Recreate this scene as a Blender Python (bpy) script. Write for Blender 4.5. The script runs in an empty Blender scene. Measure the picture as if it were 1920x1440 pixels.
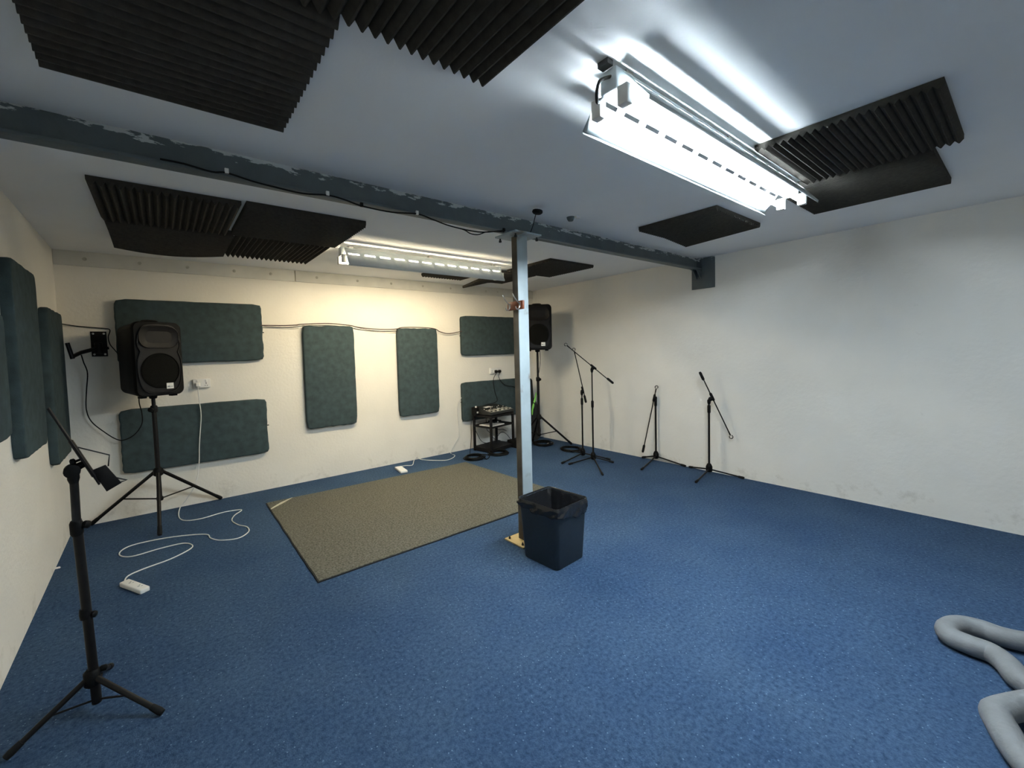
import bpy, bmesh, math, random
from mathutils import Vector, Matrix
random.seed(7)
S = bpy.context.scene
COL = S.collection
PI = math.pi
HC = 2.40                      # ceiling height
LW = 5.676                     # width of the back wall
# ------------------------------------------------------------------ camera
F, PX, PY = 779.67, 960 - 83.55, 720 - 21.59
CAM = Vector((-4.983, -4.918, 1.4266))
yaw, pitch, roll = 0.63302, -0.04826, -0.03036
fw = Vector((math.sin(yaw) * math.cos(pitch), math.cos(yaw) * math.cos(pitch), math.sin(pitch)))
r0 = Vector((math.cos(yaw), -math.sin(yaw), 0)); u0 = r0.cross(fw)
RT = r0 * math.cos(roll) + u0 * math.sin(roll)
UP = -r0 * math.sin(roll) + u0 * math.cos(roll)
cd = bpy.data.cameras.new('camera'); cam = bpy.data.objects.new('camera', cd); COL.objects.link(cam)
m = Matrix.Identity(4)
for i in range(3):
    m[i][0] = RT[i]; m[i][1] = UP[i]; m[i][2] = -fw[i]; m[i][3] = CAM[i]
cam.matrix_world = m
cd.sensor_fit = 'HORIZONTAL'; cd.sensor_width = 36; cd.lens = F * 36 / 1920
cd.shift_x = (960 - PX) / 1920; cd.shift_y = (PY - 720) / 1920
cd.clip_start = 0.05; cd.clip_end = 60
S.camera = cam
# ------------------------------------------------------------------ light and exposure
w = bpy.data.worlds.new('world'); S.world = w; w.use_nodes = True
w.node_tree.nodes['Background'].inputs[0].default_value = (0.6, 0.7, 0.8, 1)
w.node_tree.nodes['Background'].inputs[1].default_value = 0.02
S.view_settings.view_transform = 'Standard'; S.view_settings.look = 'None'
S.view_settings.exposure = 2.43; S.view_settings.gamma = 1.0
S.view_settings.use_curve_mapping = False
COOL = ((0.78, 0.91, 1.0), 43.0)      # front batten tubes
WARM = ((1.0, 0.85, 0.58), 25.0)      # rear batten tubes
S.cycles.max_bounces = 10; S.cycles.diffuse_bounces = 6
S.cycles.use_denoising = True; S.cycles.use_adaptive_sampling = True; S.cycles.adaptive_threshold = 0.02
S.cycles.sample_clamp_indirect = 4.0
# ------------------------------------------------------------------ measuring helpers
def ray(px, py): return RT * ((px - PX) / F) - UP * ((py - PY) / F) + fw
def on(px, py, ax, val):
    d = ray(px, py); return CAM + d * ((val - CAM[ax]) / d[ax])
def fl(px, py, z=0.0): return on(px, py, 2, z)
def bk(px, py, y=0.0): return on(px, py, 1, y)
def facing(px, py, base):           # vertical plane through base that squarely faces the room's near corner
    n = Vector((base[0] - CAM.x, base[1] - CAM.y, 0)).normalized(); d = ray(px, py)
    return CAM + d * ((Vector(base) - CAM).dot(n) / d.dot(n))
def rw(y): return 0.0192 * y        # right wall x at depth y
def lw(y): return -LW - 0.019 * y   # left wall x at depth y
# ------------------------------------------------------------------ materials
def mat(name, col, rough=0.6, metal=0.0, var=0.0, scale=20, bump=0.0, bscale=80, spec=0.5, emit=None, fn=None, detail=4):
    M = bpy.data.materials.new(name); M.use_nodes = True; nt = M.node_tree; N = nt.nodes; L = nt.links
    b = N['Principled BSDF']
    b.inputs['Base Color'].default_value = (*col, 1); b.inputs['Roughness'].default_value = rough
    b.inputs['Metallic'].default_value = metal; b.inputs['Specular IOR Level'].default_value = spec
    tc = N.new('ShaderNodeTexCoord')
    if var > 0:
        n = N.new('ShaderNodeTexNoise'); n.inputs['Scale'].default_value = scale; n.inputs['Detail'].default_value = detail
        L.new(tc.outputs['Object'], n.inputs['Vector'])
        r = N.new('ShaderNodeValToRGB')
        r.color_ramp.elements[0].position = 0.3; r.color_ramp.elements[1].position = 0.7
        r.color_ramp.elements[0].color = (*[c * (1 - var) for c in col], 1)
        r.color_ramp.elements[1].color = (*[min(1, c * (1 + var)) for c in col], 1)
        L.new(n.outputs['Fac'], r.inputs['Fac']); L.new(r.outputs['Color'], b.inputs['Base Color'])
    if bump > 0:
        n2 = N.new('ShaderNodeTexNoise'); n2.inputs['Scale'].default_value = bscale; n2.inputs['Detail'].default_value = 5
        L.new(tc.outputs['Object'], n2.inputs['Vector'])
        bp = N.new('ShaderNodeBump'); bp.inputs['Strength'].default_value = bump; bp.inputs['Distance'].default_value = 0.01
        L.new(n2.outputs['Fac'], bp.inputs['Height']); L.new(bp.outputs['Normal'], b.inputs['Normal'])
    if emit:
        b.inputs['Emission Color'].default_value = (*emit[0], 1); b.inputs['Emission Strength'].default_value = emit[1]
    if fn: fn(M, nt, N, L, b, tc)
    return M
def ramp(N, p0, c0, p1, c1):
    r = N.new('ShaderNodeValToRGB'); e = r.color_ramp.elements
    e[0].position = p0; e[0].color = (*c0, 1); e[1].position = p1; e[1].color = (*c1, 1); return r
def mixc(N, L, fac, a, b_):
    mx = N.new('ShaderNodeMix'); mx.data_type = 'RGBA'
    L.new(fac, mx.inputs[0])
    for k, v in ((6, a), (7, b_)):
        if isinstance(v, tuple): mx.inputs[k].default_value = (*v, 1)
        else: L.new(v, mx.inputs[k])
    return mx.outputs[2]
def wall_dirt(M, nt, N, L, b, tc):      # scuffs and grime low on the painted blockwork
    sep = N.new('ShaderNodeSeparateXYZ'); L.new(tc.outputs['Object'], sep.inputs[0])
    n = N.new('ShaderNodeTexNoise'); n.inputs['Scale'].default_value = 5; n.inputs['Detail'].default_value = 8
    n.inputs['Roughness'].default_value = 0.7
    L.new(tc.outputs['Object'], n.inputs['Vector'])
    h = N.new('ShaderNodeMapRange'); h.inputs[1].default_value = 0.0; h.inputs[2].default_value = 0.32
    h.inputs[3].default_value = 0.16; h.inputs[4].default_value = 0.0
    L.new(sep.outputs[2], h.inputs[0])
    ad = N.new('ShaderNodeMath'); ad.operation = 'ADD'; L.new(n.outputs['Fac'], ad.inputs[0]); L.new(h.outputs[0], ad.inputs[1])
    r = ramp(N, 0.66, (0, 0, 0), 0.95, (0.9, 0.9, 0.9)); L.new(ad.outputs[0], r.inputs[0])
    old = b.inputs['Base Color'].links[0].from_socket
    L.new(mixc(N, L, r.outputs[0], old, (0.42, 0.38, 0.30)), b.inputs['Base Color'])
def carpet_fn(M, nt, N, L, b, tc):
    a = N.new('ShaderNodeTexNoise'); a.inputs['Scale'].default_value = 55; a.inputs['Detail'].default_value = 6
    a.inputs['Roughness'].default_value = 0.75
    L.new(tc.outputs['Object'], a.inputs['Vector'])
    r = ramp(N, 0.34, (0.018, 0.040, 0.083), 0.66, (0.057, 0.098, 0.172)); L.new(a.outputs['Fac'], r.inputs[0])
    v = N.new('ShaderNodeTexVoronoi'); v.inputs['Scale'].default_value = 38; L.new(tc.outputs['Object'], v.inputs['Vector'])
    r2 = ramp(N, 0.07, (1, 1, 1), 0.14, (0, 0, 0)); L.new(v.outputs['Distance'], r2.inputs[0])
    c = mixc(N, L, r2.outputs[0], r.outputs[0], (0.13, 0.19, 0.27))
    n = N.new('ShaderNodeTexNoise'); n.inputs['Scale'].default_value = 2.2; n.inputs['Detail'].default_value = 5
    L.new(tc.outputs['Object'], n.inputs['Vector'])
    r3 = ramp(N, 0.35, (0.82, 0.86, 0.9), 0.7, (1.12, 1.08, 1.02)); L.new(n.outputs['Fac'], r3.inputs[0])
    mu = N.new('ShaderNodeMix'); mu.data_type = 'RGBA'; mu.blend_type = 'MULTIPLY'; mu.inputs[0].default_value = 1
    L.new(c, mu.inputs[6]); L.new(r3.outputs[0], mu.inputs[7]); L.new(mu.outputs[2], b.inputs['Base Color'])
def beam_fn(M, nt, N, L, b, tc):        # plaster smears and flaking paint along the top of the web
    sep = N.new('ShaderNodeSeparateXYZ'); L.new(tc.outputs['Object'], sep.inputs[0])
    mp = N.new('ShaderNodeMapping'); mp.inputs['Scale'].default_value = (5, 10, 20); L.new(tc.outputs['Object'], mp.inputs[0])
    n = N.new('ShaderNodeTexNoise'); n.inputs['Scale'].default_value = 1.6; n.inputs['Detail'].default_value = 8
    n.inputs['Roughness'].default_value = 0.65
    L.new(mp.outputs[0], n.inputs['Vector'])
    h = N.new('ShaderNodeMapRange'); h.inputs[1].default_value = 0.06; h.inputs[2].default_value = 0.14
    h.inputs[3].default_value = -0.20; h.inputs[4].default_value = 0.16
    L.new(sep.outputs[2], h.inputs[0])
    ad = N.new('ShaderNodeMath'); ad.operation = 'ADD'; L.new(n.outputs['Fac'], ad.inputs[0]); L.new(h.outputs[0], ad.inputs[1])
    r = ramp(N, 0.620, (0, 0, 0), 0.635, (1, 1, 1)); L.new(ad.outputs[0], r.inputs[0])
    old = b.inputs['Base Color'].links[0].from_socket
    L.new(mixc(N, L, r.outputs[0], old, (0.50, 0.52, 0.52)), b.inputs['Base Color'])
def rust_fn(M, nt, N, L, b, tc):
    n = N.new('ShaderNodeTexNoise'); n.inputs['Scale'].default_value = 7; n.inputs['Detail'].default_value = 6
    L.new(tc.outputs['Object'], n.inputs['Vector'])
    r = ramp(N, 0.60, (0, 0, 0), 0.72, (1, 1, 1)); L.new(n.outputs['Fac'], r.inputs[0])
    old = b.inputs['Base Color'].links[0].from_socket
    L.new(mixc(N, L, r.outputs[0], old, (0.20, 0.17, 0.13)), b.inputs['Base Color'])
M_WALL = mat('painted_wall', (0.80, 0.76, 0.68), 0.75, var=0.03, scale=2.5, bump=0.25, bscale=38, fn=wall_dirt)
M_WALLR = mat('painted_wall_right', (0.80, 0.77, 0.71), 0.75, var=0.03, scale=2.5, bump=0.22, bscale=30, fn=wall_dirt)
M_CEIL = mat('ceiling_paint', (0.84, 0.84, 0.84), 0.85, var=0.03, scale=1.5, bump=0.06, bscale=60)
M_CARPET = mat('blue_carpet', (0.04, 0.1, 0.2), 0.95, bump=0.5, bscale=170, spec=0.1, fn=carpet_fn)
M_RUG = mat('grey_brown_carpet_tile', (0.105, 0.100, 0.080), 0.95, var=0.5, scale=75, bump=0.5, bscale=160, spec=0.1, detail=8)
M_RUGE = mat('rug_edge', (0.012, 0.012, 0.013), 0.9)
M_FOAM = mat('acoustic_foam', (0.050, 0.045, 0.038), 0.95, var=0.15, scale=40, bump=0.2, bscale=220, spec=0.1)
M_FAB = mat('teal_grey_fabric', (0.044, 0.064, 0.068), 0.9, var=0.18, scale=16, bump=0.35, bscale=260, spec=0.15)
M_BLK = mat('black_powder_coat', (0.006, 0.005, 0.005), 0.5, spec=0.22, var=0.2, scale=30)
M_PLA = mat('black_plastic', (0.004, 0.004, 0.004), 0.6, spec=0.14, var=0.2, scale=60, bump=0.1, bscale=300)
M_GRI = mat('speaker_grille', (0.004, 0.004, 0.003), 0.7, spec=0.1, bump=0.5, bscale=500)
M_RUB = mat('black_rubber', (0.006, 0.006, 0.006), 0.75, spec=0.2, var=0.1, scale=40)
M_BEAM = mat('beam_paint', (0.085, 0.105, 0.112), 0.55, var=0.12, scale=8, bump=0.3, bscale=25, fn=beam_fn)
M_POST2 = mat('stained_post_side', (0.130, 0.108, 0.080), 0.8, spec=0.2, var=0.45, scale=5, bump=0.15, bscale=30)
M_POST = mat('post_paint', (0.36, 0.41, 0.42), 0.42, var=0.12, scale=6, bump=0.12, bscale=30, fn=rust_fn)
M_CHAN = mat('channel_paint', (0.60, 0.58, 0.52), 0.7, var=0.08, scale=4, bump=0.2, bscale=20)
M_BOLT = mat('painted_bolt', (0.42, 0.40, 0.34), 0.6, var=0.2, scale=40)
M_DARK = mat('dark_gap', (0.03, 0.03, 0.03), 0.8)
M_WHT = mat('white_plastic', (0.78, 0.76, 0.72), 0.4, var=0.03, scale=20)
M_ENAM = mat('white_enamel', (0.70, 0.76, 0.78), 0.35, var=0.02, scale=10)
M_TUBC = mat('cool_tube', (0.9, 0.9, 0.9), 0.3, emit=COOL)
M_TUBW = mat('warm_tube', (0.9, 0.9, 0.9), 0.3, emit=WARM)
M_CAB = mat('black_cable_jacket', (0.005, 0.005, 0.005), 0.6, spec=0.15, var=0.1, scale=30)
M_CABB = mat('brown_cable_jacket', (0.045, 0.018, 0.018), 0.5, var=0.1, scale=30)
M_CABW = mat('white_cable_jacket', (0.72, 0.70, 0.66), 0.45, var=0.03, scale=30)
M_HOSE = mat('grey_white_hose', (0.17, 0.175, 0.18), 0.6, var=0.05, scale=20, bump=0.2, bscale=60)
M_CHR = mat('bright_steel', (0.62, 0.60, 0.56), 0.28, metal=1.0, var=0.05, scale=50)
M_WOOD = mat('orange_stained_wood', (0.20, 0.050, 0.014), 0.4, var=0.25, scale=14)
M_BIN = mat('bin_plastic', (0.022, 0.030, 0.038), 0.5, var=0.12, scale=60, bump=0.15, bscale=350)
M_FILM = mat('black_bin_film', (0.012, 0.012, 0.013), 0.20, bump=0.35, bscale=16)
M_PLATE = mat('primed_base_plate', (0.62, 0.50, 0.27), 0.6, var=0.12, scale=12)
M_TAPE = mat('pale_backing', (0.50, 0.44, 0.33), 0.6, var=0.1, scale=20)
M_MIX = mat('mixer_case', (0.016, 0.017, 0.015), 0.45, var=0.1, scale=40)
M_MIXG = mat('mixer_grey_strip', (0.26, 0.25, 0.22), 0.5, var=0.1, scale=40)
M_KNOB = mat('pale_knob', (0.50, 0.48, 0.42), 0.4, var=0.1, scale=40)
M_PAPER = mat('paper', (0.74, 0.70, 0.66), 0.8, var=0.03, scale=20)
M_GREEN = mat('lime_trim', (0.22, 0.62, 0.10), 0.45, var=0.08, scale=20)
M_ORG = mat('orange_plastic', (0.55, 0.16, 0.05), 0.5, var=0.1, scale=20)
M_BAG = mat('black_nylon', (0.010, 0.012, 0.012), 0.8, var=0.15, scale=60, bump=0.3, bscale=300)
M_INK = mat('grey_print', (0.22, 0.24, 0.26), 0.6, var=0.05, scale=20)
# ------------------------------------------------------------------ mesh helpers
class MB:
    def __init__(s): s.v = []; s.f = []; s.sm = []
    def add(s, vs, fs, smooth=False):
        o = len(s.v); s.v += [Vector(v) for v in vs]
        for f in fs: s.f.append([i + o for i in f]); s.sm.append(smooth)
        return s
    def box(s, lo, hi, M=None):
        x0, y0, z0 = lo; x1, y1, z1 = hi
        vs = [Vector(p) for p in ((x0,y0,z0),(x1,y0,z0),(x1,y1,z0),(x0,y1,z0),(x0,y0,z1),(x1,y0,z1),(x1,y1,z1),(x0,y1,z1))]
        if M: vs = [M @ v for v in vs]
        return s.add(vs, [(3,2,1,0),(4,5,6,7),(0,1,5,4),(1,2,6,5),(2,3,7,6),(3,0,4,7)])
    def tube(s, pts, r, n=10, closed=False, flat=None):
        pts = [Vector(p) for p in pts]; R = r if isinstance(r, (list, tuple)) else [r] * len(pts)
        N = len(pts); rings = []; up = None
        for i in range(N):
            if closed: t = pts[(i + 1) % N] - pts[i - 1]
            else: t = pts[min(i + 1, N - 1)] - pts[max(i - 1, 0)]
            t = t.normalized() if t.length > 1e-9 else Vector((0, 0, 1))
            if up is None:
                up = Vector((0, 0, 1)) if abs(t.z) < 0.9 else Vector((1, 0, 0))
            a = t.cross(up)
            if a.length < 1e-6: a = t.cross(Vector((0, 1, 0)))
            a.normalize(); b = a.cross(t).normalized(); up = b
            rings.append([pts[i] + a * R[i] * math.cos(2*PI*k/n) + b * R[i] * math.sin(2*PI*k/n) for k in range(n)])
        vs = [v for rg in rings for v in rg]; fs = []
        for i in range(N if closed else N - 1):
            j = (i + 1) % N
            for k in range(n): fs.append((i*n+k, j*n+k, j*n+(k+1)%n, i*n+(k+1)%n))
        s.add(vs, fs, True)
        if not closed:
            s.add(rings[0], [tuple(range(n))]); s.add(rings[-1], [tuple(reversed(range(n)))])
        return s
    def lathe(s, base, axis, prof, n=24):         # prof: (radius, distance along axis)
        axis = Vector(axis).normalized(); base = Vector(base)
        a = axis.orthogonal().normalized(); b = axis.cross(a)
        vs = []
        for r, h in prof:
            for k in range(n): vs.append(base + axis*h + (a*math.cos(2*PI*k/n) + b*math.sin(2*PI*k/n))*r)
        fs = [(i*n+k, i*n+(k+1)%n, (i+1)*n+(k+1)%n, (i+1)*n+k) for i in range(len(prof)-1) for k in range(n)]
        s.add(vs, fs, True)
        s.add(vs[:n], [tuple(reversed(range(n)))]); s.add(vs[-n:], [tuple(range(n))])
        return s
    def loft(s, rings, smooth=False, caps=True):
        n = len(rings[0]); vs = [v for r in rings for v in r]
        fs = [(i*n+k, i*n+(k+1)%n, (i+1)*n+(k+1)%n, (i+1)*n+k) for i in range(len(rings)-1) for k in range(n)]
        s.add(vs, fs, smooth)
        if caps:
            s.add(rings[0], [tuple(reversed(range(n)))]); s.add(rings[-1], [tuple(range(n))])
        return s
def tag(o, label=None, cat=None, group=None, kind=None):
    for k, v in (('label', label), ('category', cat), ('group', group), ('kind', kind)):
        if v: o[k] = v
    return o
def build(name, mb, mt, parent=None, bevel=0.0, seg=2, sub=0, solid=0.0, flip=True):
    me = bpy.data.meshes.new(name)
    off = Vector(parent_loc(parent)) if parent else Vector((0, 0, 0))
    me.from_pydata([tuple(v - off) for v in mb.v], [], mb.f)
    for p, sm in zip(me.polygons, mb.sm): p.use_smooth = sm
    bm = bmesh.new(); bm.from_mesh(me)
    bmesh.ops.remove_doubles(bm, verts=bm.verts, dist=1e-5)
    bmesh.ops.recalc_face_normals(bm, faces=bm.faces)
    if bevel > 0:
        ed = [e for e in bm.edges if len(e.link_faces) == 2 and e.calc_face_angle(0) > 0.6]
        bmesh.ops.bevel(bm, geom=ed, offset=bevel, segments=seg, profile=0.5, affect='EDGES')
        for f in bm.faces: f.smooth = True
    bm.to_mesh(me); bm.free()
    if bevel > 0: me.set_sharp_from_angle(angle=math.radians(50))
    else: me.set_sharp_from_angle(angle=math.radians(45))
    me.materials.append(mt)
    o = bpy.data.objects.new(name, me); COL.objects.link(o)
    if parent: o.parent = parent
    if solid:
        md = o.modifiers.new('thickness', 'SOLIDIFY'); md.thickness = solid; md.offset = 0
    if sub:
        md = o.modifiers.new('subdivision', 'SUBSURF'); md.levels = sub; md.render_levels = sub
    return o
LOC = {}
def parent_loc(p):
    v = Vector(LOC.get(p.name, (0, 0, 0)))
    return v
def thing(name, loc, label, cat, group=None):
    o = bpy.data.objects.new(name, None); COL.objects.link(o); o.location = loc; o.empty_display_size = 0.1
    LOC[o.name] = tuple(loc)
    return tag(o, label, cat, group)
def top(name, mb, mt, label, cat, group=None, **k):     # a thing that is one mesh: origin moved to its base
    lo = Vector((min(v.x for v in mb.v), min(v.y for v in mb.v), min(v.z for v in mb.v)))
    hi = Vector((max(v.x for v in mb.v), max(v.y for v in mb.v), max(v.z for v in mb.v)))
    c = Vector(((lo.x+hi.x)/2, (lo.y+hi.y)/2, lo.z))
    mb.v = [v - c for v in mb.v]
    o = build(name, mb, mt, **k); o.location = c
    return tag(o, label, cat, group)
def sub(name, mb, mt, par, **k):        # sub-part: par is itself a child whose origin coincides with its thing's
    LOC[par.name] = LOC[par.parent.name]
    return build(name, mb, mt, par, **k)
def struct(name, mb, mt, parent=None, **k):
    o = build(name, mb, mt, parent, **k)
    if not parent: o['kind'] = 'structure'
    return o
def smooth(pts, n=6, closed=False):
    P = [Vector(p) for p in pts]; out = []; N = len(P)
    for i in range(N if closed else N - 1):
        if closed: a, b, c, d = P[i-1], P[i], P[(i+1) % N], P[(i+2) % N]
        else: a, b, c, d = P[max(i-1, 0)], P[i], P[i+1], P[min(i+2, N-1)]
        for k in range(n):
            t = k / n
            out.append(0.5*((2*b) + (c-a)*t + (2*a-5*b+4*c-d)*t*t + (3*b-a-3*c+d)*t**3))
    if not closed: out.append(P[-1])
    return out
def rrect(w, h, r, n=5):
    out = []
    for cx, cy, a0 in ((w/2-r, h/2-r, 0), (-w/2+r, h/2-r, PI/2), (-w/2+r, -h/2+r, PI), (w/2-r, -h/2+r, 3*PI/2)):
        for k in range(n + 1):
            a = a0 + PI/2*k/n; out.append((cx + r*math.cos(a), cy + r*math.sin(a)))
    return out
# ================================================================== THE ROOM
YF = -6.9
def poly(pts, z0, z1):
    mb = MB(); n = len(pts)
    mb.add([(x, y, z0) for x, y in pts] + [(x, y, z1) for x, y in pts],
           [tuple(reversed(range(n))), tuple(range(n, 2*n))] + [(i, (i+1) % n, n+(i+1) % n, n+i) for i in range(n)])
    return mb
foot = [(lw(0), 0), (0, 0), (rw(YF), YF), (lw(YF), YF)]
big = [(-6.2, 0.3), (0.4, 0.3), (0.4, -7.2), (-6.2, -7.2)]
struct('floor', poly(big, -0.1, 0.0), M_CARPET)
struct('ceiling', poly(big, HC, HC + 0.1), M_CEIL)
struct('wall_back', poly([(-6.2, 0), (0.4, 0), (0.4, 0.3), (-6.2, 0.3)], -0.05, HC + 0.05), M_WALL)
struct('wall_right', poly([(0, 0), (rw(YF), YF), (0.3, YF), (0.3, 0)], -0.05, HC + 0.05), M_WALLR)
struct('wall_left', poly([(lw(0), 0), (lw(YF), YF), (-6.1, YF), (-6.1, 0)], -0.05, HC + 0.05), M_WALL)
struct('wall_front', poly([(-6.2, YF), (0.4, YF), (0.4, YF-0.3), (-6.2, YF-0.3)], -0.05, HC + 0.05), M_WALL)
# painted steel channel along the top of the back wall, in two lengths with a gap
zc0 = HC - 0.125
xj = bk(552, 510).x
for (xa, xb), nb, lb in (((lw(0) + 0.002, xj - 0.006), 7, 'cream-painted steel wall plate above the corner speaker, with bolt heads'),
                         ((xj + 0.006, -0.01), 8, 'cream-painted steel wall plate running from the joint to the right corner')):
    t = thing('wall_plate', ((xa+xb)/2, -0.01, zc0), lb, 'steel plate', 'bolted plates along the top of the back wall')
    build('plate', MB().box((xa, -0.02, zc0), (xb, 0, HC)), M_CHAN, t, bevel=0.002)
    xs = [bk(x, 500).x for x in ((160, 262, 351, 438, 506) if lb.startswith('cream-painted steel wall plate above') else (592, 668, 731, 790, 842, 908, 930))]
    for x in xs:
        b = MB().lathe((x, -0.018, zc0 + 0.062), (0, -1, 0), [(0.0, 0), (0.016, 0), (0.016, 0.004), (0.009, 0.005), (0.009, 0.012), (0, 0.013)], 8)
        build('bolt', b, M_BOLT, t)
# ------------------------------------------------------------------ ceiling beam and post
BY = -2.645
t = thing('ceiling_beam', (-2.84, BY, 2.26), 'dark blue-grey steel beam with flaking paint crossing under the whole ceiling', 'beam')
xl, xr = lw(BY) + 0.002, rw(BY) - 0.014
build('web', MB().box((xl, BY - 0.010, 2.283), (xr, BY + 0.010, HC)), M_BEAM, t)
build('lower_flange', MB().box((xl, BY - 0.060, 2.270), (xr, BY + 0.010, 2.284)), M_BEAM, t, bevel=0.002)
ep0, ep1 = on(1340, 538, 0, xr), on(1297, 544, 0, xr)
e = build('end_plate', MB().box((xr, ep0.y, (ep0.z+ep1.z)/2), (xr + 0.012, ep1.y, HC)), M_BEAM, t, bevel=0.002)
g = MB()
for yy in (-0.045, 0.0):
    g.add([(xr, BY+yy-0.005, 2.270), (xr, BY+yy+0.005, 2.270), (xr-0.11, BY+yy+0.005, 2.270), (xr-0.11, BY+yy-0.005, 2.270), (xr, BY+yy-0.005, 2.17), (xr, BY+yy+0.005, 2.17)],
          [(0,1,2,3),(4,3,2,5),(0,3,4),(1,5,2),(0,4,5,1)])
build('gusset', g, M_BEAM, t)
build('web_stiffener', MB().box((xr-0.012, BY-0.06, 2.284), (xr, BY+0.06, HC)), M_BEAM, t)
pl = fl(972, 1012)
PW, PD = 0.104, 0.064
px0, py1 = pl.x, pl.y                        # back left corner of the post
t = thing('steel_post', (px0 + PW/2, py1 - PD/2, 0), 'square blue-grey steel post standing in the middle of the room', 'post')
cx, cy = px0 + PW/2, py1 - PD/2
o = build('shaft', MB().box((px0, py1 - PD, 0.012), (px0 + PW, py1, 2.258)), M_POST, t, bevel=0.008, seg=3)
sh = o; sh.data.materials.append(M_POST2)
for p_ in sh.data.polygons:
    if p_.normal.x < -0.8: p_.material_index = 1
o = build('base_plate', MB().box((cx - 0.13, cy - 0.10, 0.0), (cx + 0.10, cy + 0.10, 0.012)), M_PLATE, t, bevel=0.002)
o['label'] = 'pale yellow base plate'
for sx, sy in ((-0.105, 0.07), (-0.105, -0.07), (0.075, 0.07)):
    build('bolt', MB().lathe((cx+sx, cy+sy, 0.011), (0, 0, 1), [(0.009, 0), (0.009, 0.010), (0.005, 0.011), (0.005, 0.02)], 6), M_DARK, t)
build('cap_plate', MB().box((cx - 0.13, cy - 0.10, 2.258), (cx + 0.13, cy + 0.12, 2.270)), M_POST, t, bevel=0.002)
for sx, sy in ((-0.105, -0.075), (0.105, -0.075), (-0.105, 0.09), (0.105, 0.09)):
    build('bolt', MB().lathe((cx+sx, cy+sy, 2.225), (0, 0, 1), [(0.011, 0), (0.011, 0.013), (0.007, 0.014), (0.007, 0.026)], 6), M_DARK, t)
# coat hooks on the side of the post that faces the left wall
xh = px0 - 0.001
ra, rb = on(951, 575, 0, xh - 0.018), on(980, 571, 0, xh - 0.018)
hz = (ra.z + rb.z)/2; hh_ = (on(965, 565, 0, xh-0.018).z - on(965, 581, 0, xh-0.018).z)/2
t = thing('coat_hook_rack', (xh, (ra.y+rb.y)/2, hz - hh_), 'short orange-brown wooden board with two metal coat hooks on the steel post', 'coat hook')
build('backboard', MB().box((xh - 0.018, rb.y, hz - hh_), (xh, ra.y, hz + hh_)), M_WOOD, t, bevel=0.003)
for hy in (ra.y - 0.028, rb.y + 0.030):
    h = MB(); X0 = xh - 0.018
    h.tube(smooth([(X0, hy, hz+0.010), (X0-0.020, hy, hz+0.022), (X0-0.045, hy+0.004, hz+0.050), (X0-0.060, hy+0.008, hz+0.078)], 5), 0.0042, 8)
    h.tube(smooth([(X0, hy, hz), (X0-0.010, hy, hz-0.024), (X0-0.030, hy, hz-0.030), (X0-0.040, hy, hz-0.012)], 5), 0.0042, 8)
    h.box((X0-0.004, hy-0.008, hz-0.016), (X0, hy+0.008, hz+0.020))
    build('hook', h, M_CHR, t)
# gooseneck lamp-like mic on the beam
gp = Vector((cx + 0.045, BY - 0.085, 2.264))
hd = on(1007, 397, 2, HC - 0.035)
t = thing('gooseneck_microphone', gp, 'small black disc-headed microphone on a thin stalk above the steel post', 'microphone')
build('stalk', MB().tube(smooth([gp, gp.lerp(hd, 0.4) + Vector((0.004, 0, -0.004)), gp.lerp(hd, 0.85) + Vector((-0.004, 0, -0.002)), hd], 6), 0.003, 6), M_CAB, t)
build('head', MB().lathe(hd + Vector((0, 0, -0.014)), (0.15, -0.1, 1), [(0.0, 0), (0.028, 0.002), (0.036, 0.010), (0.034, 0.022), (0.0, 0.026)], 20), M_RUB, t)
c_ = fl(1070, 411, HC - 0.015)
t = thing('ceiling_clip', c_, 'small dark clip with pale tab fixed to the ceiling beyond the steel post', 'ceiling fitting')
build('body', MB().lathe((c_.x, c_.y, HC-0.03), (0, 0, 1), [(0.0, 0), (0.018, 0.002), (0.026, 0.016), (0.03, 0.03)], 14), M_BEAM, t)
build('tab', MB().box((c_.x+0.01, c_.y-0.045, HC-0.012), (c_.x+0.055, c_.y-0.02, HC-0.0005)), M_WHT, t)
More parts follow.
